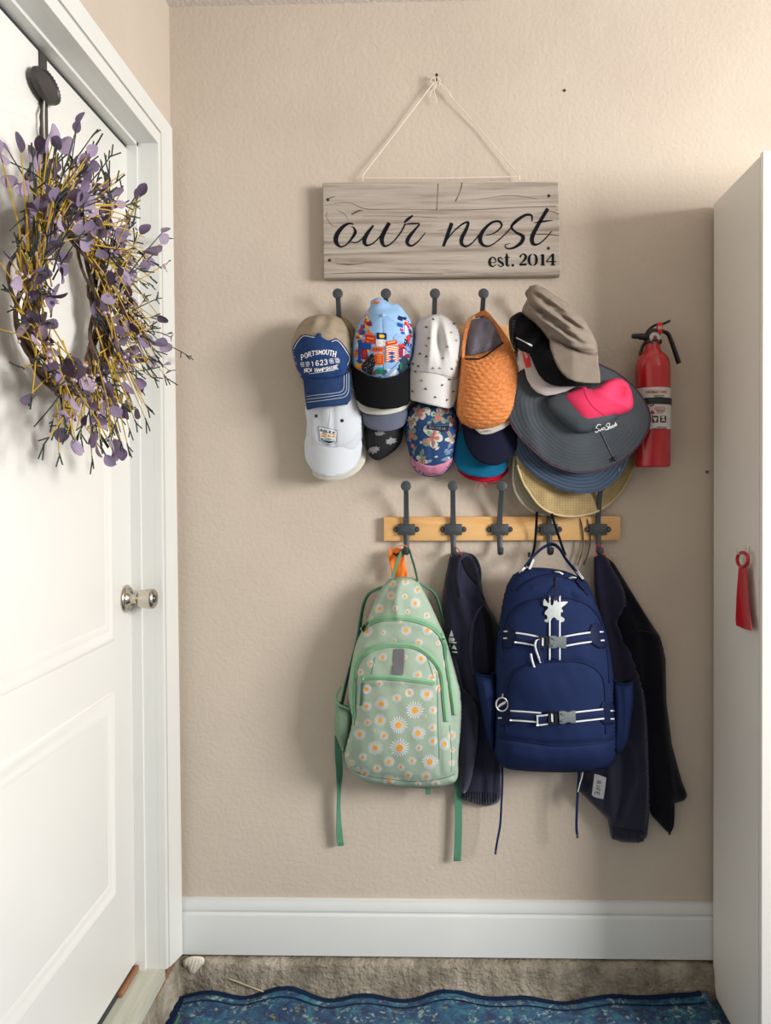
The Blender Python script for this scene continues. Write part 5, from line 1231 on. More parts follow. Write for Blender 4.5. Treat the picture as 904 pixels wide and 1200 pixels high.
    for o in (0, 2.2):
        mb = MB(); stitch(mb, [(645, 396-o), (654, 402.5-o), (665, 408.5-o), (679, 413.5-o), (692, 416-o), (701, 415.5-o)], .6, SJ, .0004); mb.build('brim_seam', fabric('taupe_seam', '#5f554c'), r, smooth=False)
hat_stack()
# ------------------------------------------------------------------ bags and jackets on the lower rail
def pdist(pts, X, Y):
    d = np.full(np.shape(X), 1e9)
    for (ax, ay), (bx, by) in zip(pts, pts[1:]):
        dx, dy = bx-ax, by-ay; q = dx*dx+dy*dy+1e-12
        t = np.clip(((X-ax)*dx+(Y-ay)*dy)/q, 0, 1); d = np.minimum(d, (X-ax-t*dx)**2+(Y-ay-t*dy)**2)
    return np.sqrt(d)
def ridges(*spec):
    sm = [([tuple(p) for p in crom([Vector(q) for q in pts], 4)] if len(pts) > 2 else pts, w, a) for pts, w, a in spec]
    def f(X, Y):
        v = np.zeros(np.shape(X))
        for pts, w, a in sm: v = v+a*np.exp(-(pdist(pts, X, Y)/w)**2)
        return v
    return f
def wrinkle(sx, sy, amp, seed=0):
    r = random.Random(seed); W = [(r.uniform(-1, 1)*sx, r.uniform(-1, 1)*sy, r.uniform(0, 6.3)) for _ in range(6)]
    def f(X, Y): return sum(amp*np.sin(a*X+b*Y+c) for a, b, c in W)/3
    return f
def addf(*fs): return lambda X, Y: sum(f(X, Y) for f in fs)
def daisy_bag():
    M_MINT = fabric('mint_canvas', '#98aa99', var=.06, vscale=12, bump=.5); M_GR = fabric('green_trim', '#71a07e', var=.05); M_GD = fabric('green_webbing', '#4e7d66', var=.05, bump=.6, bscale=700)
    M_ZIP = fabric('green_zip_tape', '#7fac88', var=.04); M_PET = fabric('daisy_white', '#d0d0d2', var=.03); M_ORG = fabric('daisy_orange', '#dd9a3c', var=.08, vscale=200); M_PG = fabric('pocket_green', '#7a947b', var=.06)
    A = lambda x, y: (400+x/6.027, 680+y/6.027); B = lambda x, y: (385+x/5.318, 800+y/5.318)
    r = hat('backpack', 'mint green backpack printed with daisies hanging from the first hook', 'backpack', 472, 800, .08, 'backpacks on the lower hooks')
    ob = [(456, 679), (449, 687), (442, 698), (430, 728), (418, 753), (412, 779), (408.5, 805), (409, 830), (411, 845), (406, 868), (404, 884), (409, 901), (424, 914.5), (447, 920.3), (474, 923), (502, 924), (524, 920.5), (536.5, 912), (538, 885), (542, 840), (541, 813), (537.5, 799), (523, 750), (514.5, 730), (503, 705), (491, 683), (482, 677), (468, 676.5)]
    fo = addf(ridges(([(470, 680), (465, 700), (467, 722)], 5, .008), ([(456, 690), (445, 715), (430, 735)], 5, -.006), ([(485, 685), (498, 712), (512, 735)], 5, -.006),
                     ([(415, 816), (416, 783), (433, 760), (466, 754), (501, 765), (518, 793), (522, 845)], 4, -.004), ([(430, 737), (450, 730), (490, 733), (516, 748)], 5, .005), ([(425, 799), (470, 799), (508, 804)], 4, .004),
                     ([(420, 800), (417, 850), (416, 890)], 3, -.004), ([(512, 790), (514, 850), (516, 905)], 3, -.004), ([(527, 800), (530, 850), (532, 910)], 4, -.006), ([(412, 905), (450, 911), (500, 915), (534, 908)], 4, -.004)),
             wrinkle(.10, .06, .0018, 4), wrinkle(.32, .22, .0012, 14), lambda X, Y: .010*np.clip((Y-700)/120, 0, 1)*np.clip((900-Y)/40, 0, 1))
    mb = MB(); puff(mb, ob, .058, .092, .36, 2.6, folds=fo, cells=70, its=2600); S = Surf(mb)
    body = mb.build('body', M_MINT, r, smooth='all')
    # daisies, flat print on the cloth
    mp, mc = MB(), MB(); r2 = random.Random(9)
    LA = [(295, 543, 38), (207, 592, 33), (565, 553, 47), (540, 668, 40), (180, 358, 52), (297, 370, 24), (460, 352, 45), (610, 352, 45), (373, 425, 24), (548, 440, 34), (137, 648, 30), (450, 542, 26), (372, 590, 24), (665, 650, 26), (642, 690, 36), (350, 108, 38), (525, 162, 44), (272, 200, 42), (382, 197, 26), (450, 115, 26), (540, 68, 32), (365, 25, 32), (455, 12, 32), (205, 262, 24), (648, 185, 24), (605, 250, 28), (688, 440, 24), (742, 590, 34), (765, 720, 30), (178, 768, 40), (270, 730, 30), (482, 797, 34), (430, 728, 18), (685, 770, 26), (95, 735, 22), (470, 222, 24), (415, 290, 18)]
    LB = [(330, 132, 48), (428, 97, 34), (505, 62, 32), (615, 73, 48), (540, 172, 62), (652, 172, 30), (650, 280, 30), (437, 265, 60), (323, 235, 44), (245, 248, 28), (238, 148, 36), (240, 42, 36), (195, 322, 42), (347, 330, 34), (560, 315, 50), (292, 407, 50), (445, 407, 66), (565, 407, 26), (652, 365, 34), (725, 383, 48), (770, 330, 38), (378, 493, 40), (522, 487, 30), (633, 493, 54), (452, 527, 28), (305, 535, 32), (228, 565, 34), (378, 607, 42), (498, 577, 30), (610, 587, 40), (670, 632, 36), (112, 440, 26), (146, 498, 26), (185, 540, 20), (215, 465, 30), (180, 150, 14), (180, 255, 14), (690, 30, 24), (428, 600, 16), (495, 605, 16), (775, 420, 24), (560, 630, 22), (770, 500, 26), (600, 210, 14), (285, 300, 12), (120, 360, 18)]
    for (x, y), rad in [(A(a, b), c/6.027) for a, b, c in LA]+[(B(a, b), c/5.318) for a, b, c in LB]:
        if not inside(ob, x, y): continue
        sx = .78 if x < 420 or x > 520 else 1; n = max(12, min(19, int(rad*2)+5)); a0 = r2.random()
        for k in range(n):
            a = a0+2*math.pi*k/n; R = rad*r2.uniform(.86, 1.05); wd = rad*2.35/n
            ca, sa = math.cos(a), math.sin(a)
            pts = [(x+sx*(u*ca-v*sa), y+u*sa+v*ca) for u, v in ((rad*.3, -wd*.3), (R*.8, -wd*.5), (R, 0), (R*.8, wd*.5), (rad*.3, wd*.3))]
            if all(inside(ob, *p) for p in pts): patch(mp, pts, S, .0004, .0003, 3, interior=False)
        c = blob(x, y, rad*.33, 10, .1, r2, sx)
        if all(inside(ob, *p) for p in c): patch(mc, c, S, .0009, .0003, 3, interior=False)
    mp.build('daisy_petals', M_PET, body, smooth=False, kind='stuff'); mc.build('daisy_centres', M_ORG, body, smooth=False, kind='stuff')
    # zips
    def zipband(path, w, nm='zip'):
        mb = MB(); strip(mb, path, w, S, .0012, .0022, 2.5); SZ = Surf(mb); z = mb.build(nm, M_ZIP, r, smooth='all')
        mb = MB(); strip(mb, path, w*.26, SZ, .0003, .0012, 2.5); mb.build('zip_teeth', M_GR, z, smooth='all')
        return z
    zipband([(424, 739), (430, 732.5), (440, 727), (450, 725), (470, 724), (489.6, 727), (506, 734), (516, 742.4), (520, 750)], 6)
    zipband([(414, 842), (413.5, 816), (416, 785), (421.6, 771.5), (433, 761.6), (450, 756.5), (466, 755.5), (486, 757.6), (501, 766), (513, 779), (518.6, 793), (521, 819), (523.5, 846)], 5.6)
    zipband([(424, 795), (440, 793.6), (456, 794), (474.7, 795.5), (494, 798), (510, 800.5)], 5.4)
    zipband([(521, 752), (524.5, 775), (528, 800), (531.5, 825), (533, 838)], 5)
    mb = MB()
    for p in ([(419, 802), (417, 830), (415, 850)], [(511.5, 782), (513, 810), (513.5, 850), (515, 890)], [(527, 850), (529.5, 880), (529, 905)], [(412, 902), (430, 909), (455, 913), (490, 916), (520, 912), (535, 906)], [(440, 770), (435, 790)], [(501, 771), (509, 795)]): strip(mb, p, .8, S, .0002, .0006, 3, n=1)
    mb.build('seam', fabric('dark_green_seam', '#547a66'), r, smooth=False, kind='stuff')
    mb = MB(); patch(mb, [(463, 760.5), (474, 760.5), (473.6, 775), (472.7, 791), (460, 790), (461.5, 775)], S, .0022, .001, 2); mb.build('reflective_tab', fabric('grey_reflective_tab', '#68696c', rough=.5), r, smooth=False, label='grey reflective tab')
    for (x, y, pth) in ((425.6, 796, [(424.5, 800), (423.5, 812), (422.5, 827)]), (518, 744, [(517, 748), (521, 757), (522, 768)]), (521.5, 751, [(522, 754), (523, 764), (522.5, 772)])):
        mb = MB(); p = at(x, y, S(x, y)+.004); mb.ball(p, .0045, 10, (.9, .8, 1.1)); sl = mb.build('zip_slider', M_GR, r)
        mb = MB(); strip(mb, pth, 2.2, S, .0035, .0018, 2.5); mb.build('zip_pull', M_GD, sl)
    # side pocket with elastic edge
    op = [(394, 821), (393, 838), (392.4, 856), (397, 870), (403, 883), (408, 868), (413, 845), (411, 832), (402, 828)]
    mb = MB(); puff(mb, op, .058, .05, .45, 2.6, folds=ridges(([(400, 832), (402, 850), (404, 875)], 2, -.004), ([(407, 835), (407, 860)], 2, .003))); SP = Surf(mb); pk = mb.build('side_pocket', M_PG, r, smooth='all')
    mb = MB(); mb.tube(crom([at(*p) for p in ((400, 804, .075), (396, 811, .08), (394, 819, .085), (397, 825, .095), (404, 828.5, .10), (410, 831, .10))], 5), .003, 8); mb.build('pocket_binding', M_GR, pk)
    # shoulder straps, handle, hanging ends
    mb = MB(); P = crom([at(*p) for p in ((449, 688, .055), (441, 691, .048), (433, 695.5, .04), (427, 706, .034), (423.5, 723, .028), (420, 746, .024), (414, 770, .022), (406, 800, .022), (398, 840, .022), (396, 864, .024))], 5); mb.tube(P, .0105, 10, flat=.35, up=(0, 1, 0)); mb.build('shoulder_strap', M_GD, r, smooth='all')
    mb = MB(); P = crom([at(*p) for p in ((488, 683, .055), (496, 686, .048), (504, 690.5, .04), (510, 697, .034), (514, 707, .028), (519, 725, .022), (527, 760, .018), (534, 820, .016), (537, 900, .016))], 5); mb.tube(P, .0105, 10, flat=.3, up=(0, 1, 0)); mb.build('shoulder_strap', M_GD, r, smooth='all')
    def webbing(path, nm, mm, th=.0016):
        """path of (px, py, d, width px, twist)"""
        P = crom([Vector(p) for p in path], 6); rows = []
        for i, p in enumerate(P):
            c = at(p[0], p[1], p[2]); w = p[3]/445*.5; a = p[4]; dx = Vector((math.cos(a), math.sin(a), 0))*w; nn = Vector((-math.sin(a), math.cos(a), 0))*th*.5
            rows.append([c-dx-nn, c+dx-nn, c+dx+nn, c-dx+nn])
        mb = MB(); b0 = 0; mb.grid(rows, closed_u=True); n = len(rows); mb.f += [(0, 1, 2, 3), tuple(4*(n-1)+k for k in (3, 2, 1, 0))]; mb.mi += [0, 0]
        return mb.build(nm, mm, r, smooth=True)
    def V5(*a): return a
    E5 = [(396.5, 862, .03, 8, .2), (397, 885, .028, 8.5, .1), (398, 905, .026, 8, .5), (397.5, 925, .024, 8, 1.1), (397, 945, .022, 8, 1.15), (397.3, 965, .02, 8, .9), (398.5, 984, .018, 8, .5), (399.5, 991, .018, 8, .45)]
    webbing(E5, 'strap_end', M_GD)
    webbing([(536, 905, .018, 8.6, .1), (537, 930, .018, 8.6, .1), (537.5, 960, .019, 8.6, .15), (537, 985, .02, 8.6, .1), (536, 1009, .021, 8.6, .05)], 'strap_end', M_GD)
    for (x, y, d) in ((536.2, 1005, .0225), (399.2, 988, .0195)):
        mb = MB(); p = at(x, y, d); w = .0096 if x > 500 else .008; mb.box((p.x-w, p.y-.0012, p.z-.0075), (p.x+w, p.y+.0008, p.z+.001), .0004); mb.build('strap_hem', M_GD, r)
    webbing([(501, 915, .05, 6, 0), (501.5, 924, .055, 6, 0), (501.8, 931, .055, 6, 0)], 'bottom_loop', M_GD)
    hp = [(459.5, 682, .075), (462, 671, .066), (467, 655, .053), (472, 646, .046), (477, 642, .044), (480, 645, .046), (483.5, 656, .053), (487, 668, .064), (489.5, 681, .075)]
    mb = MB(); mb.tube(crom([at(*p) for p in hp], 5), .0068, 8, flat=.28, up=(0, 0, 1)); mb.build('handle_loop', M_GD, r, smooth='all')
    # orange mesh tag behind the handle
    M_OT = fabric('bright_orange_cloth', '#ef8438', var=.1, vscale=70, bump=.8, bscale=500)
    ro = hat('cloth_tag', 'bright orange cloth tag hanging behind the mint backpack handle', 'tag', 466, 660, .03)
    oo = [(456.5, 644.5), (464, 642.5), (472.6, 643), (474, 652), (475.5, 663), (477.5, 675), (468, 677.5), (459.6, 678.5), (458.5, 665), (455.5, 655)]
    mb = MB(); f = sheet(mb, oo, lambda X, Y: .034+.003*np.sin(X*.5)+.002*np.sin(Y*.35), .002, 2); S2 = Surf(mb); mb.build('cloth', M_OT, ro, smooth='all')
    mb = MB(); brush(mb, [(461, 648, 2), (464, 650, 3), (468, 648.5, 2)], S2); brush(mb, [(464, 649, 1.4), (466, 653, 1)], S2); 
    mb.build('print', fabric('dark_red_print', '#5b2a22'), ro, smooth=False)
    mb = MB(); mb.tube(crom([at(*p) for p in ((463, 644, .036), (468, 640, .045), (475, 639, .058), (477, 642, .052), (472, 645, .036))], 4), .001, 6); mb.build('tag_cord', M_OT, ro)
daisy_bag()

M_FL = mat('navy_fleece', '#1e1f33', rough=.95, var=.12, vscale=60, bump=.5, bscale=500, bdist=.001, spec=.15, sheen=.25)
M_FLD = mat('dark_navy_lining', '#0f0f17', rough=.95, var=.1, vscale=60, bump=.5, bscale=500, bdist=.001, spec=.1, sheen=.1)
M_REDC = fabric('red_cord', '#b03040')
def left_jacket():
    r = hat('fleece_jacket', 'navy fleece jacket with white chest print hanging between the two backpacks', 'jacket', 553, 800, .05, 'navy jackets on the lower hooks')
    ob = [(528.5, 650), (524, 668), (519.5, 692), (518, 715), (519, 740), (525, 775), (530, 810), (533, 850), (537, 890), (539.6, 915), (541, 935.5), (555, 941), (570, 944.7), (585.5, 938.7), (587, 909), (588, 860), (588, 800), (587, 745), (581, 725), (573, 711), (568, 700), (565, 685), (563, 671), (557.5, 655), (549, 648), (540, 646.5)]
    fo = addf(ridges(([(541, 655), (537, 690), (545, 720), (553, 745), (552, 775), (558, 815)], 6, .014), ([(525, 690), (530, 730), (535, 770)], 5, .006), ([(562, 672), (566, 700), (575, 740), (578, 800)], 5, .006), ([(548, 700), (560, 712)], 4, -.004), ([(575, 850), (574, 935)], 3.5, .006), ([(566, 860), (565, 940)], 3, -.006), ([(582, 860), (580, 935)], 3, -.004)), wrinkle(.16, .05, .0015, 2))
    mb = MB(); puff(mb, ob, .010, .045, .45, 3, folds=fo, cells=70, its=2000); S = Surf(mb); mb.build('body', M_FL, r, smooth='all')
    # open collar: dark hollow and the standing edge round it
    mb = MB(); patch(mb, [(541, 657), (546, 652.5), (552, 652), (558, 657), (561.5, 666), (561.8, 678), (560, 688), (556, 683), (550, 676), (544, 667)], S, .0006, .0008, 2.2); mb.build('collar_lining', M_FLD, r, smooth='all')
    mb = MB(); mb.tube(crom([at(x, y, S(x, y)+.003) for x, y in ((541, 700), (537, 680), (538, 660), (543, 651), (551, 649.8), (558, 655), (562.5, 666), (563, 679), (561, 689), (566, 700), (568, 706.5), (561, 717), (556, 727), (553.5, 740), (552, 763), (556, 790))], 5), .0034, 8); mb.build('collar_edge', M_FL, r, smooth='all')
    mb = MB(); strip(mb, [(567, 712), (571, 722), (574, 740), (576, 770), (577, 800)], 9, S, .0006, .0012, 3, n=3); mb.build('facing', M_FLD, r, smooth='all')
    mb = MB(); pts = [(566.5, 709), (559, 719), (555.5, 731), (553.5, 750), (553, 766)]; mb.tube(crom([at(x, y, S(x, y)+.005) for x, y in pts], 5), .0011, 6); mb.build('zip', fabric('navy_zip', '#3a3c55', rough=.5), r)
    # sleeve
    osl = [(532, 766), (538, 785), (543, 806), (550, 812), (556, 819), (560, 834), (560.5, 858), (557, 890), (552, 915), (546.5, 928), (541, 927), (538.5, 900), (536.5, 860), (533, 815), (529, 785)]
    mb = MB(); puff(mb, osl, .048, .036, .45, 2.6, folds=ridges(([(548, 822), (550, 860), (546, 915)], 3, .004), ([(541, 840), (543, 900)], 2.5, -.003))); SS = Surf(mb); sl = mb.build('sleeve', M_FL, r, smooth='all')
    mb = MB(); mb.tube(crom([at(x, y, SS(x, y)+.001) for x, y in ((558.5, 832), (559, 858), (555.8, 890), (551, 914), (546.5, 926.5), (542.5, 925))], 5), .0011, 6); mb.build('sleeve_piping', fabric('navy_piping', '#474a63'), sl)
    # ribbed hem
    for i in range(14):
        x = 541.5+i*3.15; y0 = 926+i*.35; mb = MB(); y1 = 936.5+ (8.2*math.sin(min(1, i/9)*math.pi/2)-(max(0, i-10))*1.6)
        strip(mb, [(x, y0), (x+.2, y1-1)], 2.3, S, .0008, .0022, 2.5, smooth=False); mb.build('hem_rib', M_FL, r, smooth='all')
    # chest print
    mb = MB()
    patch(mb, [(529.5, 738), (531.8, 745.6), (526.3, 746.3)], S, .0008, .0004, 2); patch(mb, [(529.2, 760), (532.3, 755.2), (534.8, 759), (535.7, 761.4)], S, .0008, .0004, 2)
    for (x0, y0, x1, y1) in ((526, 747.2, 533, 751.4), (525.7, 752.2, 535.7, 753.5), (530, 763.2, 536.3, 764.8), (526.8, 755.4, 528, 758)):
        patch(mb, [(x0, y0), (x1, y0+.4), (x1, y1+.4), (x0, y1)], S, .0008, .0004, 2)
    mb.build('chest_print', M_WTHR, r, smooth=False, kind='stuff')
    mb = MB(); mb.tube(crom([at(*p) for p in ((529.5, 652, .045), (529.5, 645, .046), (531.5, 641.5, .047), (535, 641.5, .047), (539, 646, .046), (542, 652, .045))], 5), .0011, 6); mb.build('hanging_loop', M_REDC, r, label='red hanging loop')
left_jacket()

def right_jacket():
    r = hat('fleece_jacket', 'dark navy jacket hanging open at right of the navy backpack', 'jacket', 750, 820, .05, 'navy jackets on the lower hooks')
    # far half: dark lining side and second sleeve
    of = [(707, 650), (720, 660), (736, 686), (755, 717), (774, 746), (780.5, 772), (781.5, 823), (788, 873), (799, 914), (806, 932), (803, 938), (791, 941.5), (790.5, 965), (784, 977), (765, 957), (757, 940), (748, 880), (738, 800), (725, 740), (712, 690), (702, 660)]
    fo = addf(ridges(([(735, 700), (752, 740), (758, 800), (764, 880), (768, 945)], 6, -.012), ([(770, 750), (776, 800), (780, 870), (790, 935)], 5, .010), ([(745, 735), (765, 742), (776, 760)], 3, .006), ([(785, 900), (787, 960)], 3, .005)), wrinkle(.12, .04, .002, 8))
    mb = MB(); puff(mb, of, .010, .034, .45, 3, folds=fo, cells=70, its=2000, smooth=False); S = Surf(mb); mb.build('open_side', M_FLD, r, smooth='all')
    mb = MB(); mb.tube(crom([at(x, y, S(x, y)+.001) for x, y in ((740, 741), (750, 739), (762, 741), (772, 748), (778, 762))], 4), .0012, 6); mb.build('armhole_seam', fabric('lining_seam', '#2a2b38'), r)
    mb = MB(); mb.tube(crom([at(*p) for p in ((790, 942, .03), (790, 955, .032), (789, 968, .03), (785, 977, .026))], 4), .0022, 6); mb.tube([at(786, 969, .034), at(785, 978, .034)], .0028, 6); mb.build('zip_end', fabric('black_zip', '#15151a', rough=.4), r)
    # near half: front panel with collar
    on = [(696.5, 653), (701, 650.5), (708, 650), (714, 657), (718.5, 666), (726, 678), (733, 694), (734.5, 711), (728, 721), (723, 730), (731, 748), (742, 766), (750, 788), (755.5, 812), (759, 845), (760.5, 875), (762, 920), (761.5, 956), (759, 981), (750, 987.6), (730, 987.5), (717, 983), (712.5, 960), (695, 943), (679, 927), (681.5, 905), (690, 880), (705, 840), (706, 780), (700, 720), (696.5, 680)]
    fo = addf(ridges(([(716, 665), (731, 694), (733, 711), (722, 729)], 4, .012), ([(725, 735), (745, 775), (754, 815), (757, 900), (757, 975)], 5, .008), ([(705, 660), (712, 700), (725, 760), (738, 830), (735, 900)], 7, -.008), ([(735, 868), (745, 905), (738, 930), (727, 965)], 5, .008), ([(715, 900), (718, 960)], 5, .010), ([(728, 880), (730, 930), (724, 960)], 4, -.008)), wrinkle(.14, .05, .0018, 5))
    mb = MB(); puff(mb, on, .020, .046, .42, 3, folds=fo, cells=70, its=2000, smooth=False); S2 = Surf(mb); mb.build('front_panel', M_FL, r, smooth='all')
    mb = MB(); mb.tube(crom([at(x, y, S2(x, y)+.002) for x, y in ((718, 667), (726, 680), (732, 695), (733.3, 710), (727, 720), (722.5, 730), (731, 749), (741, 767), (749, 789), (754.3, 813), (757.8, 845), (759.2, 875), (760.5, 920), (760, 955), (757.5, 978))], 5), .0017, 6); mb.build('zip', fabric('navy_zip', '#3a3c55', rough=.5), r)
    mb = MB(); p = at(722.5, 731, S2(723, 731)+.004); mb.ball(p, .003, 8, (1, 1, 1.5)); mb.build('zip_slider', M_SCREW, r)
    for i in range(14):
        x = 718.5+i*2.7; mb = MB(); strip(mb, [(x, 969+i*.4), (x+.2, 983.5+min(4, i*.6)-max(0, i-11)*.6)], 2.0, S2, .0006, .0022, 2.5, smooth=False); mb.build('cuff_rib', M_FL, r, smooth='all')
    # label
    mb = MB(); sheet(mb, [(697, 907), (703, 908.5), (711, 911.5), (709.5, 924), (707.5, 936.5), (700, 935), (694, 932.5), (695.5, 920)], lambda X, Y: .088+0*X, .0012, 2.5, smooth=False); SL = Surf(mb); lb = mb.build('label_tag', fabric('grey_label', '#8d8d90', var=.06), r, smooth=False, label='grey care label')
    mb = MB(); write(mb, 'RIFE', 699.8, 915, 5.0, 3.2, 1.1, .8, SL, math.pi/2+.15, .0004); mb.build('label_letters', fabric('label_ink', '#3a3a40'), lb, smooth=False)
    mb = MB(); mb.tube(crom([at(*p) for p in ((698, 653, .06), (698.5, 644, .053), (700, 638.5, .05), (703, 638, .05), (707, 645, .055), (710.5, 653, .06))], 5), .0011, 6); mb.build('hanging_loop', M_REDC, r, label='red hanging loop')
right_jacket()

def navy_bag():
    M_NV = fabric('navy_nylon', '#182549', var=.06, vscale=25, bump=.45, rough=.8); M_NB = fabric('navy_binding', '#121b3a', rough=.6); M_NW = fabric('navy_webbing', '#1c2547', bump=.6, bscale=700); M_WH = fabric('white_reflective', '#cfd2d8', rough=.5)
    M_GB = mat('grey_buckle', '#6d7576', rough=.4, var=.04); M_SIL = mat('silver_pull', '#c9c8c4', rough=.3, metal=.8)
    C = lambda x, y: (550+x/3.752, 600+y/3.752)
    r = hat('backpack', 'navy blue backpack with white edged buckle straps hanging from the fourth hook', 'backpack', 650, 790, .1, 'backpacks on the lower hooks')
    ob = [(622, 665.5), (609, 670), (600.5, 676), (592.6, 693), (586, 728), (582, 760), (580.5, 787), (579.5, 830), (579, 877), (583, 891), (595, 901), (630, 904.6), (678, 905), (707, 901), (721, 888.5), (723.5, 856), (721.5, 820), (719, 787), (712.6, 749), (702, 714.6), (692, 690), (685, 680), (665, 670), (643, 666)]
    fo = addf(ridges(([(590, 760), (590, 733), (598, 717), (619, 704), (643, 700), (670, 701), (694, 712), (707, 733), (713, 765)], 3.5, -.005), ([(594, 850), (594, 824), (596.6, 797), (606, 784), (627, 776.5), (656, 774.6), (683, 776), (702, 786.6), (710, 805), (711, 860)], 3, -.004),
                     ([(584, 864), (603, 867), (651, 873), (710, 869), (721, 862)], 3, -.006), ([(600, 884), (650, 890), (700, 884)], 9, .006), ([(620, 800), (650, 810), (690, 800)], 22, .006), ([(660, 680), (668, 690), (672, 705)], 4, -.003), ([(625, 688), (645, 684), (680, 694)], 4, .004)), wrinkle(.09, .07, .0016, 12), wrinkle(.3, .2, .0005, 22))
    mb = MB(); puff(mb, ob, .075, .10, .33, 2.8, folds=fo, cells=72, its=2600); S = Surf(mb); mb.build('body', M_NV, r, smooth='all')
    def piping(path, w=.0024, nm='piping'):
        mb = MB(); P = resample(crom([Vector(p) for p in path], 6), 3, False); mb.tube([at(p.x, p.y, S(p.x, p.y)+.001) for p in P], w, 8); mb.build(nm, M_NB, r, smooth='all')
    piping([(588.5, 775), (589, 750), (591.5, 733), (599, 717), (619, 704.5), (643, 700.5), (670, 701.5), (693, 712), (706, 733), (712, 765), (714.5, 800)])
    piping([(594, 860), (594, 824), (596.6, 799), (606, 785), (627, 777), (656, 775), (683, 776.5), (701, 786.6), (708.5, 805), (710, 860)])
    mb = MB(); strip(mb, [(583.5, 865), (603, 867.3), (651, 873.6), (685, 872.5), (709, 869.5), (722, 862.5)], 1.8, S, .0004, .001, 3); mb.build('base_seam', M_NB, r, smooth='all')
    mb = MB(); strip(mb, [(606, 692), (622, 680), (642, 674), (660, 675), (676, 682), (690, 697)], 3, S, .0006, .0014, 3); mb.build('top_zip', M_NB, r, smooth='all')
    # tabs
    for pts in ([(597, 729), (604, 735), (611, 740.5), (612.6, 754.6), (605, 757), (598, 759.5), (591, 760), (590, 738.6)], [(691, 738.6), (694, 731), (701, 730.5), (707, 733), (709, 746), (711, 760), (702, 760), (691, 752.5)], [(590, 829), (599, 831), (600, 847), (592, 851), (585.5, 850.5), (584.6, 838)], [(703, 831), (707, 822), (719, 822.5), (720, 849), (708, 849), (703, 844)]):
        mb = MB(); patch(mb, pts, S, .0016, .0016, 2.5); mb.build('strap_tab', M_NB, r, smooth='all')
    mb = MB()
    for (x, y) in ((592.5, 740), (592, 748), (705.3, 740.5), (706.5, 750.5), (718, 833), (718, 842.5), (585.8, 841.5)):
        strip(mb, [(x-2, y), (x+2.4, y-.2)], 1.6, S, .0034, .0005, 2, smooth=False, n=1)
    mb.build('white_dashes', M_WH, r, smooth=False, kind='stuff')
    def edged(path, w, nm='strap', lift=.0034, edge=1.8):
        mb = MB(); strip(mb, path, w, S, lift, .0016, 2.5); SS = Surf(mb); o = mb.build(nm, M_NW, r, smooth='all')
        P = resample(crom([Vector(p) for p in path], 6), 2, False)
        for s in (-1, 1):
            q = []
            for i, p in enumerate(P):
                t = (P[min(i+1, len(P)-1)]-P[max(0, i-1)]).normalized(); q.append((p.x-t.y*s*(w/2-edge*.55), p.y+t.x*s*(w/2-edge*.55)))
            mb = MB(); strip(mb, q, edge, SS, .0002, .0005, 2.5, smooth=False, n=1); mb.build('white_edge', M_WH, o, smooth=False)
        return o
    edged([(650.6, 698), (650.6, 725), (650.6, 750), (650.6, 773.5)], 13.8, 'centre_strap', .0012)
    edged([(604, 747), (618, 749), (634, 752.5)], 13, 'strap'); edged([(660, 752), (676, 749), (693, 746.5)], 13, 'strap')
    edged([(598, 838.5), (615, 839.5), (634, 841)], 13, 'strap'); edged([(672, 840.5), (690, 838.5), (708, 836.5)], 13, 'strap')
    def buckle(cx, cy, ang):
        D = S(cx, cy)+.006; c = at(cx, cy, D); k = math.cos(ang), math.sin(ang)
        def pt(u, v): return (cx+u*k[0]-v*k[1], cy+u*k[1]+v*k[0])
        mb = MB(); sheet(mb, [pt(*q) for q in ((-1, -7), (4, -7.4), (9, -5.5), (14, -7), (18, -7), (18, 7), (14, 7), (9, 5.5), (4, 7.4), (-1, 7))], lambda X, Y: D+.004-.00006*((X-cx)**2*0+(Y-cy)**2), .007, 2, smooth=False); b = mb.build('buckle', M_GB, r, smooth=True)
        mb = MB()
        for v in (-1, 1): sheet(mb, [pt(*q) for q in ((2, v*4.2-1.2), (7, v*3.2-1.2), (7, v*3.2+1.2), (2, v*4.2+1.2))], D+.0062, .0024, 2, smooth=False)
        mb.build('buckle_prongs', M_GB, b, smooth=True)
        mb = MB()
        for (a, bb, c_, d_) in ((-14, -7, -11.5, 7), (-6, -7, -3.5, 7), (-14, -7.5, -3.5, -5.3), (-14, 5.3, -3.5, 7.5)): sheet(mb, [pt(a, bb), pt(c_, bb), pt(c_, d_), pt(a, d_)], D+.002, .004, 3, smooth=False)
        mb.build('ladder_lock', M_BLACKP, b, smooth=True)
        mb = MB(); sheet(mb, [pt(-12, -5), pt(-3, -5), pt(-3, 5), pt(-12, 5)], D+.0005, .002, 3, smooth=False); mb.build('threaded_webbing', M_NW, b, smooth=True)
        mb = MB(); sheet(mb, [pt(-10.6, -5), pt(-8.6, -5), pt(-8.6, 5), pt(-10.6, 5)], D+.0034, .002, 3, smooth=False); mb.build('white_edge', M_WH, b, smooth=True)
    buckle(646, 752.5, .02); buckle(657, 841, -.04)
    # loose strap tails
    def tail(path, w):
        P = crom([Vector(p) for p in path], 5); mb = MB(); rows = []
        for p in P:
            a = at(p.x-w/2, p.y, p.z); b = at(p.x+w/2, p.y, p.z); rows.append([a, b, b+Vector((0, .0016, 0)), a+Vector((0, .0016, 0))])
        mb.grid(rows, closed_u=True); return mb
    d0 = S(632, 765)
    for off, mm, w in ((0, M_WH, 2.4), (3.2, M_NW, 4.0)):
        mb = tail([(633+off*.6, 749, d0+.01), (629+off, 750.5, d0+.014), (627.5+off, 757, d0+.013), (630+off, 766, d0+.009), (634+off*.7, 777, d0+.006)], w); mb.build('strap_tail', mm, r, smooth='all')
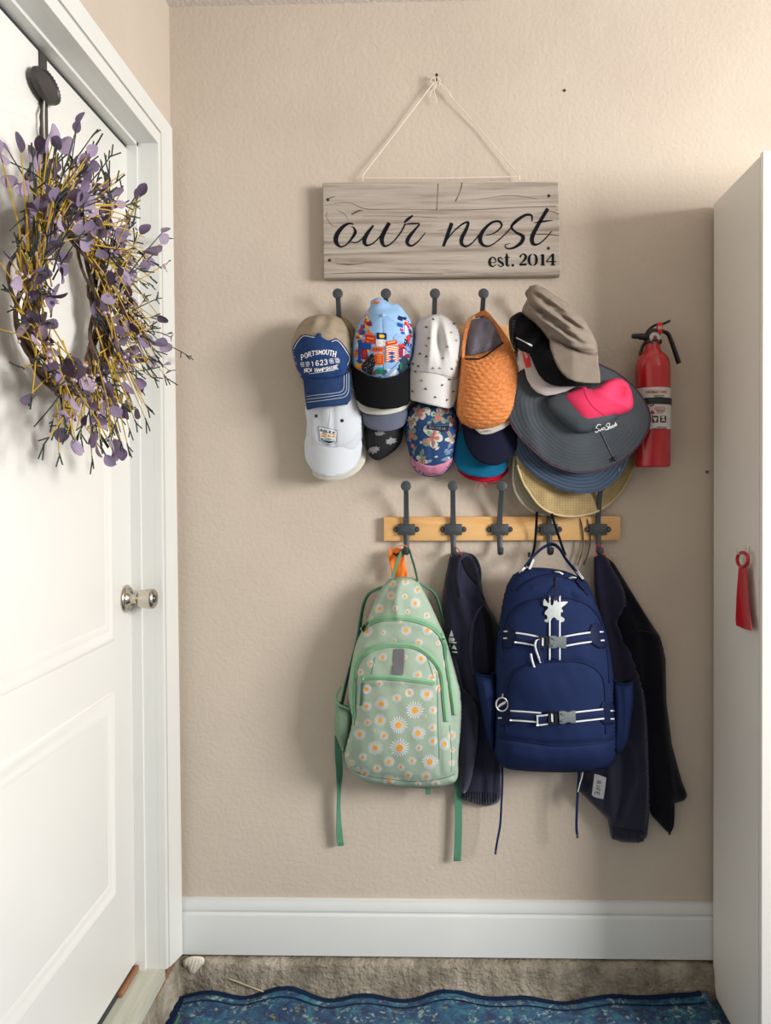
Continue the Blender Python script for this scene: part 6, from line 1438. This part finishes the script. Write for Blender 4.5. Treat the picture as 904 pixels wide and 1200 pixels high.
    mb = tail([(622.5, 766, d0+.007), (624, 774, d0+.007), (626.5, 782, d0+.006)], 2.4); mb.build('strap_tail', M_WH, r, smooth='all')
    mb = tail([(642, 837.5, S(640, 840)+.008), (636, 838, S(636, 840)+.009), (630.5, 838.5, S(632, 840)+.009)], 1); 
    mb = MB(); strip(mb, [(629, 844.5), (636, 844), (643, 843)], 13, S, .006, .0016, 2.5); ST = Surf(mb); tl = mb.build('strap_tail', M_NW, r, smooth='all')
    for o in (-5.4, 5.4):
        mb = MB(); strip(mb, [(629, 844.5+o), (636, 844+o), (643, 843+o)], 1.8, ST, .0003, .0005, 2.5, n=1); mb.build('white_edge', M_WH, tl, smooth=False)
    mb = MB(); strip(mb, [(630, 838), (630.5, 851)], 1.8, ST, .0003, .0005, 2.5, n=1, smooth=False); mb.build('white_edge', M_WH, tl, smooth=False)
    # side pockets
    for nm, op, fd in (('side_pocket', [(557, 787), (565, 790), (574, 791), (580, 789), (583, 820), (582, 850), (580, 877), (575.5, 877), (569, 857), (561.5, 815)], ridges(([(566, 800), (571, 830), (576, 870)], 2.5, .004))),
                       ('side_pocket', [(718, 797), (727, 800), (736, 800), (742, 797), (743.3, 808), (743, 821), (740, 845), (736.6, 866.5), (727, 882.5), (719, 880), (717, 840)], ridges(([(727, 805), (730, 840), (726, 875)], 3, -.005), ([(737, 806), (735, 850)], 2.5, .003)))):
        mb = MB(); puff(mb, op, .078, .05, .45, 2.6, folds=fd); SP = Surf(mb); o = mb.build(nm, M_NV, r, smooth='all')
        mb = MB(); e = op[:4]; mb.tube(crom([at(x+(1 if i == 0 else -1 if i == 3 else 0), y+1.6, SP(x+(1.5 if i == 0 else -1.5 if i == 3 else 0), y+2.5)+.001) for i, (x, y) in enumerate(e)], 5), .0026, 8); mb.build('pocket_elastic', M_NB, o, smooth='all')
    # handle loop over the hook
    hp = [(607, 677, .10), (613, 667, .094), (624, 653, .078), (635, 643, .062), (643, 638.5, .0545), (649, 638, .0545), (656, 643, .062), (664, 656, .080), (674, 668, .098), (684, 681, .108)]
    P = crom([at(*p) for p in hp], 6); mb = MB(); mb.tube(P, .0092, 8, flat=.3, up=(0, -1, .5)); h = mb.build('handle_loop', M_NV, r, smooth='all')
    SH = Surf(mb)
    for a, b in (((608.5, 673), (615.5, 665)), ((620.5, 668), (626, 655.5)), ((663.5, 660), (670, 668)), ((675.5, 668), (684, 678.5))):
        mb = MB(); strip(mb, [a, b], 2.6, lambda x, y: max(SH(x, y), .06), .0012, .0006, 2, smooth=False, n=1); mb.build('reflective_dash', M_WH, h, smooth=False)
    for (x, y) in ((655, 671), (670.5, 677)):
        d = S(x, y); mb = MB(); p = at(x, y, d+.004); k_ = 1 if x < 660 else -1; mb.tube([p+Vector((-.009, 0, .002*k_)), p+Vector((.001, -.001, .001)), p+Vector((.010, 0, -.002-.002*k_))], [.0022, .003, .0016], 8); mb.build('zip_slider', M_SIL, r)
    mb = MB(); strip(mb, [(676, 678), (681, 685), (687, 691)], 4.5, S, .004, .002, 2.5); mb.build('zip_pull', M_NB, r, smooth='all')
    # round metal zip charm
    mb = MB(); c = at(588.6, 825.5, S(588.6, 825.5)+.008)
    mb.tube([c+Vector((.0145*math.cos(t), 0, .0165*math.sin(t))) for t in np.linspace(0, 2*math.pi, 29)], .0021, 8, cap=False)
    mb.tube([c+Vector((-.012, 0, -.009)), c+Vector((-.003, -.001, -.001)), c+Vector((.004, -.001, .003)), c+Vector((.012, 0, .008))], [.001, .003, .0034, .001], 8, flat=.5)
    mb.tube([c+Vector((.001, .001, .016)), c+Vector((.002, .001, .026))], .0018, 6); mb.build('zip_charm', M_SIL, r, label='round silver zip charm')
    # silver reflector on a black cord
    D = S(650, 717)+.005
    mb = MB(); sheet(mb, [(630+a/18.08, 690+b/18.08) for a, b in ((155, 210), (190, 265), (260, 330), (320, 360), (345, 320), (355, 225), (410, 240), (440, 290), (560, 270), (655, 275), (590, 340), (505, 405), (550, 475), (520, 505), (480, 495), (470, 530), (490, 580), (570, 625), (580, 665), (545, 710), (480, 725), (435, 710), (410, 640), (365, 600), (310, 620), (285, 700), (235, 725), (145, 685), (160, 655), (205, 650), (220, 610), (205, 560), (155, 540), (165, 490), (235, 410), (220, 370), (130, 355), (128, 275))], lambda X, Y: D+.003-.00002*((X-649)**2+(Y-717)**2), .003, 1.4, smooth=False)
    ch = mb.build('reflector_charm', mat('grey_reflector', '#b9c0bf', rough=.45, var=.04, vscale=200), r, smooth=True, label='flat silver-grey reflector charm')
    mb = MB(); mb.tube(crom([at(*p) for p in ((652, 676, S(652, 676)+.004), (651, 686, S(651, 686)+.003), (651.5, 695, D), (651, 704, D+.003))], 4), .0016, 6, flat=1.5); mb.build('charm_cord', M_BLACKP, ch)
    # thin strap ends below
    for path, w in ((((589, 895, .06), (589, 915, .055), (588, 940, .052), (586.5, 966, .05), (583, 986, .05), (581, 998, .05)), .0016), (((679, 895, .06), (678.5, 915, .07), (677, 935, .07), (676, 960, .07), (676, 972, .068), (677, 979, .066)), .0018)):
        mb = MB(); mb.tube(crom([at(*p) for p in path], 5), w, 6, flat=2, up=(0, 1, 0)); o = mb.build('adjuster_strap', M_NW, r)
        x, y, d = path[-1]; mb = MB(); p = at(x, y, d); mb.box((p.x-.003, p.y-.002, p.z-.007), (p.x+.003, p.y+.002, p.z+.004), .0008); mb.build('strap_toggle', M_SCREW, o)
    mb = MB(); mb.tube(crom([at(*p) for p in ((683.5, 896, .066), (683, 907, .074), (680, 918, .076), (677.5, 928, .074))], 4), .0014, 6); mb.build('white_edge', M_WH, r)
navy_bag()
# ------------------------------------------------------------------ wreath on its hanger, on the door
def wreath():
    XD = DX
    # hanger: strap over the door, medallion, hook
    M_HM = mat('dark_grey_hanger', '#4a4846', rough=.5, metal=.5, bump=.2, bscale=300)
    def dp(px, py, off): return atx(px, py, XD+off)
    top = dp(52.5, 57, .004); bot = dp(56, 205, .012)
    root = thing('wreath_hanger', 'dark grey metal over-door hanger with oval medallion above the wreath', 'hanger', (XD, top.y, top.z))
    yc = (top.y+bot.y)/2; hw = .0135
    mb = MB(); rows = []
    for (x, z) in ((XD-.02, ZT-.0155), (XD+.0025, ZT-.0155), (XD+.004, ZT-.02), (XD+.005, 2.0), (XD+.011, 1.9), (XD+.012, bot.z-.06), (XD+.02, bot.z-.075), (XD+.045, bot.z-.075), (XD+.052, bot.z-.05)):
        rows.append([(x, yc-hw, z), (x, yc+hw, z), (x-.0018, yc+hw, z-.0008), (x-.0018, yc-hw, z-.0008)])
    mb.grid(rows, closed_u=True); mb.build('strap', M_HM, root, smooth=True)
    m = dp(55, 101, .018)
    mb = MB(); rows = []
    for (s, h) in ((1.0, -.006), (1.0, 0), (.95, .004), (.86, .005), (.78, .002), (.72, .0025), (.55, .005), (.3, .0065), (.01, .007)):
        rows.append([(m.x+h, m.y+.050*s*math.cos(t), m.z+.028*s*math.sin(t)) for t in [2*math.pi*k/40 for k in range(40)]])
    mb.grid(rows, closed_u=True); md = mb.build('medallion', M_HM, root, smooth=True)
    mb = MB()
    for k in range(30):
        t = 2*math.pi*k/30; mb.ball((m.x+.0042, m.y+.0452*math.cos(t), m.z+.0252*math.sin(t)), .002, 6)
    mb.build('bead_rim', M_HM, md, kind='stuff')
    mb = MB(); w = dp(53, 135, .02); mb.tube(crom([Vector((XD+.012, yc-.016, w.z+.03)), Vector((XD+.018, yc-.03, w.z+.005)), Vector((XD+.018, yc-.03, w.z-.02)), Vector((XD+.012, yc-.016, w.z-.045))], 5), .0045, 8, flat=.35); mb.build('spare_hook', mat('clear_plastic_tab', '#cfcac2', rough=.3), root)
    # wreath
    rr = random.Random(21)
    XW = XD+.055; cy, cz = -.603, 1.70
    R = .157
    wr = thing('wreath', 'twig wreath of lavender leaves and yellow stems hanging on the white door', 'wreath', (XD, cy, cz))
    M_VINE = mat('brown_vine', '#5c4638', rough=.85, var=.3, vscale=90, bump=.6, bscale=300)
    M_YEL = mat('yellow_stem', '#b8962a', rough=.6, var=.15, vscale=60); M_NEED = mat('dark_green_needle', '#26302a', rough=.7, var=.2)
    M_LEAF = [mat('lavender_leaf_%s' % n, c, rough=.75, var=.10, vscale=60, bump=.2, bscale=200, spec=.2) for n, c in (('pale', '#9a8aa0'), ('mid', '#7d6e88'), ('deep', '#58495f'))]
    M_BER = mat('pale_berry', '#b9a2ab', rough=.6)
    def P(ang, rad, x): return Vector((XW+x, cy+rad*math.cos(ang), cz+rad*math.sin(ang)))
    mb = MB()
    for k in range(16):
        a0 = rr.uniform(0, 6.28); pts = []; ph = rr.uniform(0, 6.28); tw = rr.choice((3, 4, 5)); am = rr.uniform(.012, .030); span = rr.uniform(3.5, 6.6)
        for i in range(40):
            t = a0+span*i/39; pts.append(P(t, R+am*math.cos(tw*t+ph), am*.9*math.sin(tw*t+ph)))
        mb.tube(pts, rr.uniform(.0025, .0048), 6)
    mb.build('vine_ring', M_VINE, wr, kind='stuff')
    # stem tips for leaves
    ys, nd, bs = MB(), MB(), MB(); leafspots = []
    def lump(ang):   # fuller at the upper left and the bottom, as the bunches sit
        return 1.0+.25*math.cos(ang-2.0)
    for i in range(400):
        ang = rr.uniform(0, 2*math.pi)
        start = P(ang, R+rr.uniform(-.035, .035), rr.uniform(.0, .035))
        dirn = ang-rr.choice((-1, 1, -1))*rr.uniform(.7, 1.25)
        side = rr.choice((1, 1, 1, 1, -.25))
        # stems sweep round the ring and flare outwards
        tan = Vector((0, -math.sin(ang), math.cos(ang)))*(-1 if rr.random() < .72 else 1); out = Vector((0, math.cos(ang), math.sin(ang)))*side; f = Vector((1, 0, 0))
        v = (tan*rr.uniform(.6, 1.0)+out*rr.uniform(.05, .8)+f*rr.uniform(.0, .55)).normalized()
        L = rr.uniform(.07, .15)*(1.1 if side > 0 else .55)
        bend = out*rr.uniform(-.02, .035)+Vector((0, 0, -.012))
        pts = [start+v*(L*t)+bend*t*t for t in (0, .33, .66, 1)]
        for q in pts: q.x = max(q.x, XD+.012)
        (ys if rr.random() < .78 else nd).tube(pts, [.0016, .0014, .0012, .001], 5)
        e = pts[-1]; d = (pts[-1]-pts[-2]).normalized()
        if rr.random() < .5:
            for k in range(rr.choice((2, 3, 3))):
                w_ = (d+Vector((rr.uniform(-.4, .5), rr.uniform(-.6, .6), rr.uniform(-.6, .6)))).normalized(); nd.tube([e-d*.006*k, e-d*.006*k+w_*rr.uniform(.014, .03)], .0014, 5)
        else: leafspots.append((e, d))
        if rr.random() < .5:
            k = rr.choice((1, 2)); leafspots.append((pts[k], (d+Vector((rr.uniform(-.2, .8), rr.uniform(-1, 1), rr.uniform(-1, 1)))).normalized()))
        if rr.random() < .32:
            for _ in range(3):
                w_ = pts[rr.choice((1, 2))]+Vector((rr.uniform(.0, .014), rr.uniform(-.014, .014), rr.uniform(-.014, .014))); bs.ball(w_, rr.uniform(.0028, .0042), 6)
    # long sprigs that reach past the casing and down
    for (px, py, off, frm) in ((160, 238, .10, .7), (195, 280, .11, .5), (200, 395, .12, -.2), (222, 418, .13, -.25), (198, 434, .12, -.5), (196, 308, .11, .3), (165, 455, .10, -.7), (120, 200, .09, 1.0), (124, 190, .08, 1.2), (90, 512, .09, -1.5), (52, 520, .09, -1.8), (40, 500, .09, -2.0), (150, 470, .09, -.9), (12, 190, .08, 2.2), (45, 205, .08, 1.9), (72, 170, .08, 1.6), (20, 215, .08, 2.3), (112, 505, .09, -1.3), (185, 350, .1, .0), (170, 300, .1, .35), (178, 385, .11, -.15)):
        e = dp(px, py, off); s = P(frm, R+.01, .03); mid = s.lerp(e, .55)+Vector((.015, 0, .008))
        pts = crom([s, mid, e], 4); (ys if rr.random() < .6 else nd).tube(pts, .0012, 5)
        d = (e-mid).normalized()
        if px in (160, 222, 124, 120, 165, 90, 52, 185, 45, 178):
            for k in range(5):
                q = pts[-1-(k//2)*1]; w_ = (d+Vector((rr.uniform(-.2, .2), rr.uniform(-.7, .7), rr.uniform(-.7, .7)))).normalized(); nd.tube([q, q+w_*rr.uniform(.016, .03)], .0013, 5)
        else:
            leafspots.append((e, d)); leafspots.append((pts[-3], (d+Vector((.3, rr.uniform(-.6, .6), rr.uniform(-.6, .6)))).normalized()))
    ys.build('yellow_stems', M_YEL, wr, kind='stuff'); nd.build('needle_sprigs', M_NEED, wr, kind='stuff'); bs.build('berries', M_BER, wr, kind='stuff')
    # leaves: cupped rounded blades sharing six meshes
    protos = []
    for v in range(6):
        mb = MB(); L = (.036, .031, .027)[v % 3]; W = L*(.42, .36, .5)[v % 3]; cup = (.25, .4, .15)[v % 3]; rows = []
        for i in range(7):
            t = i/6; w = W*(math.sin(math.pi*min(1, t*.93+.03))**.7); 
            rows.append([(L*t, s*w, cup*(w*abs(s))*.8-.25*L*t*t*(1 if v > 2 else .4)) for s in (-1, -.5, 0, .5, 1)])
        mb.grid(rows); mb.grid([[(x, y, z-.0007) for x, y, z in q] for q in rows])
        me = bpy.data.meshes.new('leaf'); me.from_pydata([tuple(p) for p in mb.v], [], mb.f); me.shade_smooth(); protos.append(me)
    variants = []
    for me in protos:
        for mm in M_LEAF:
            c = me.copy(); c.materials.append(mm); variants.append(c)
    rr.shuffle(leafspots)
    extra = []
    while len(leafspots)+len(extra) < 296:
        ang = rr.uniform(0, 6.28); extra.append((P(ang, R+rr.uniform(-.015, .085), rr.uniform(.03, .06)), Vector((rr.uniform(0, .8), rr.uniform(-1, 1), rr.uniform(-1, .6))).normalized()))
    for (p, d) in (leafspots+extra)[:298]:
        o = bpy.data.objects.new('leaf', variants[(rr.randrange(6))*3+rr.choice((0, 0, 1, 1, 2))]); COL.objects.link(o); o.parent = wr
        q = d.to_track_quat('X', 'Z'); q = q @ Matrix.Rotation(rr.uniform(0, 6.28), 3, 'X').to_quaternion()
        loc = Vector(p); loc.x = max(loc.x, XD+.022)
        o.location = loc-Vector(wr.location); o.rotation_euler = q.to_euler(); s = rr.uniform(.70, 1.12); o.scale = (s, s, s)
wreath()
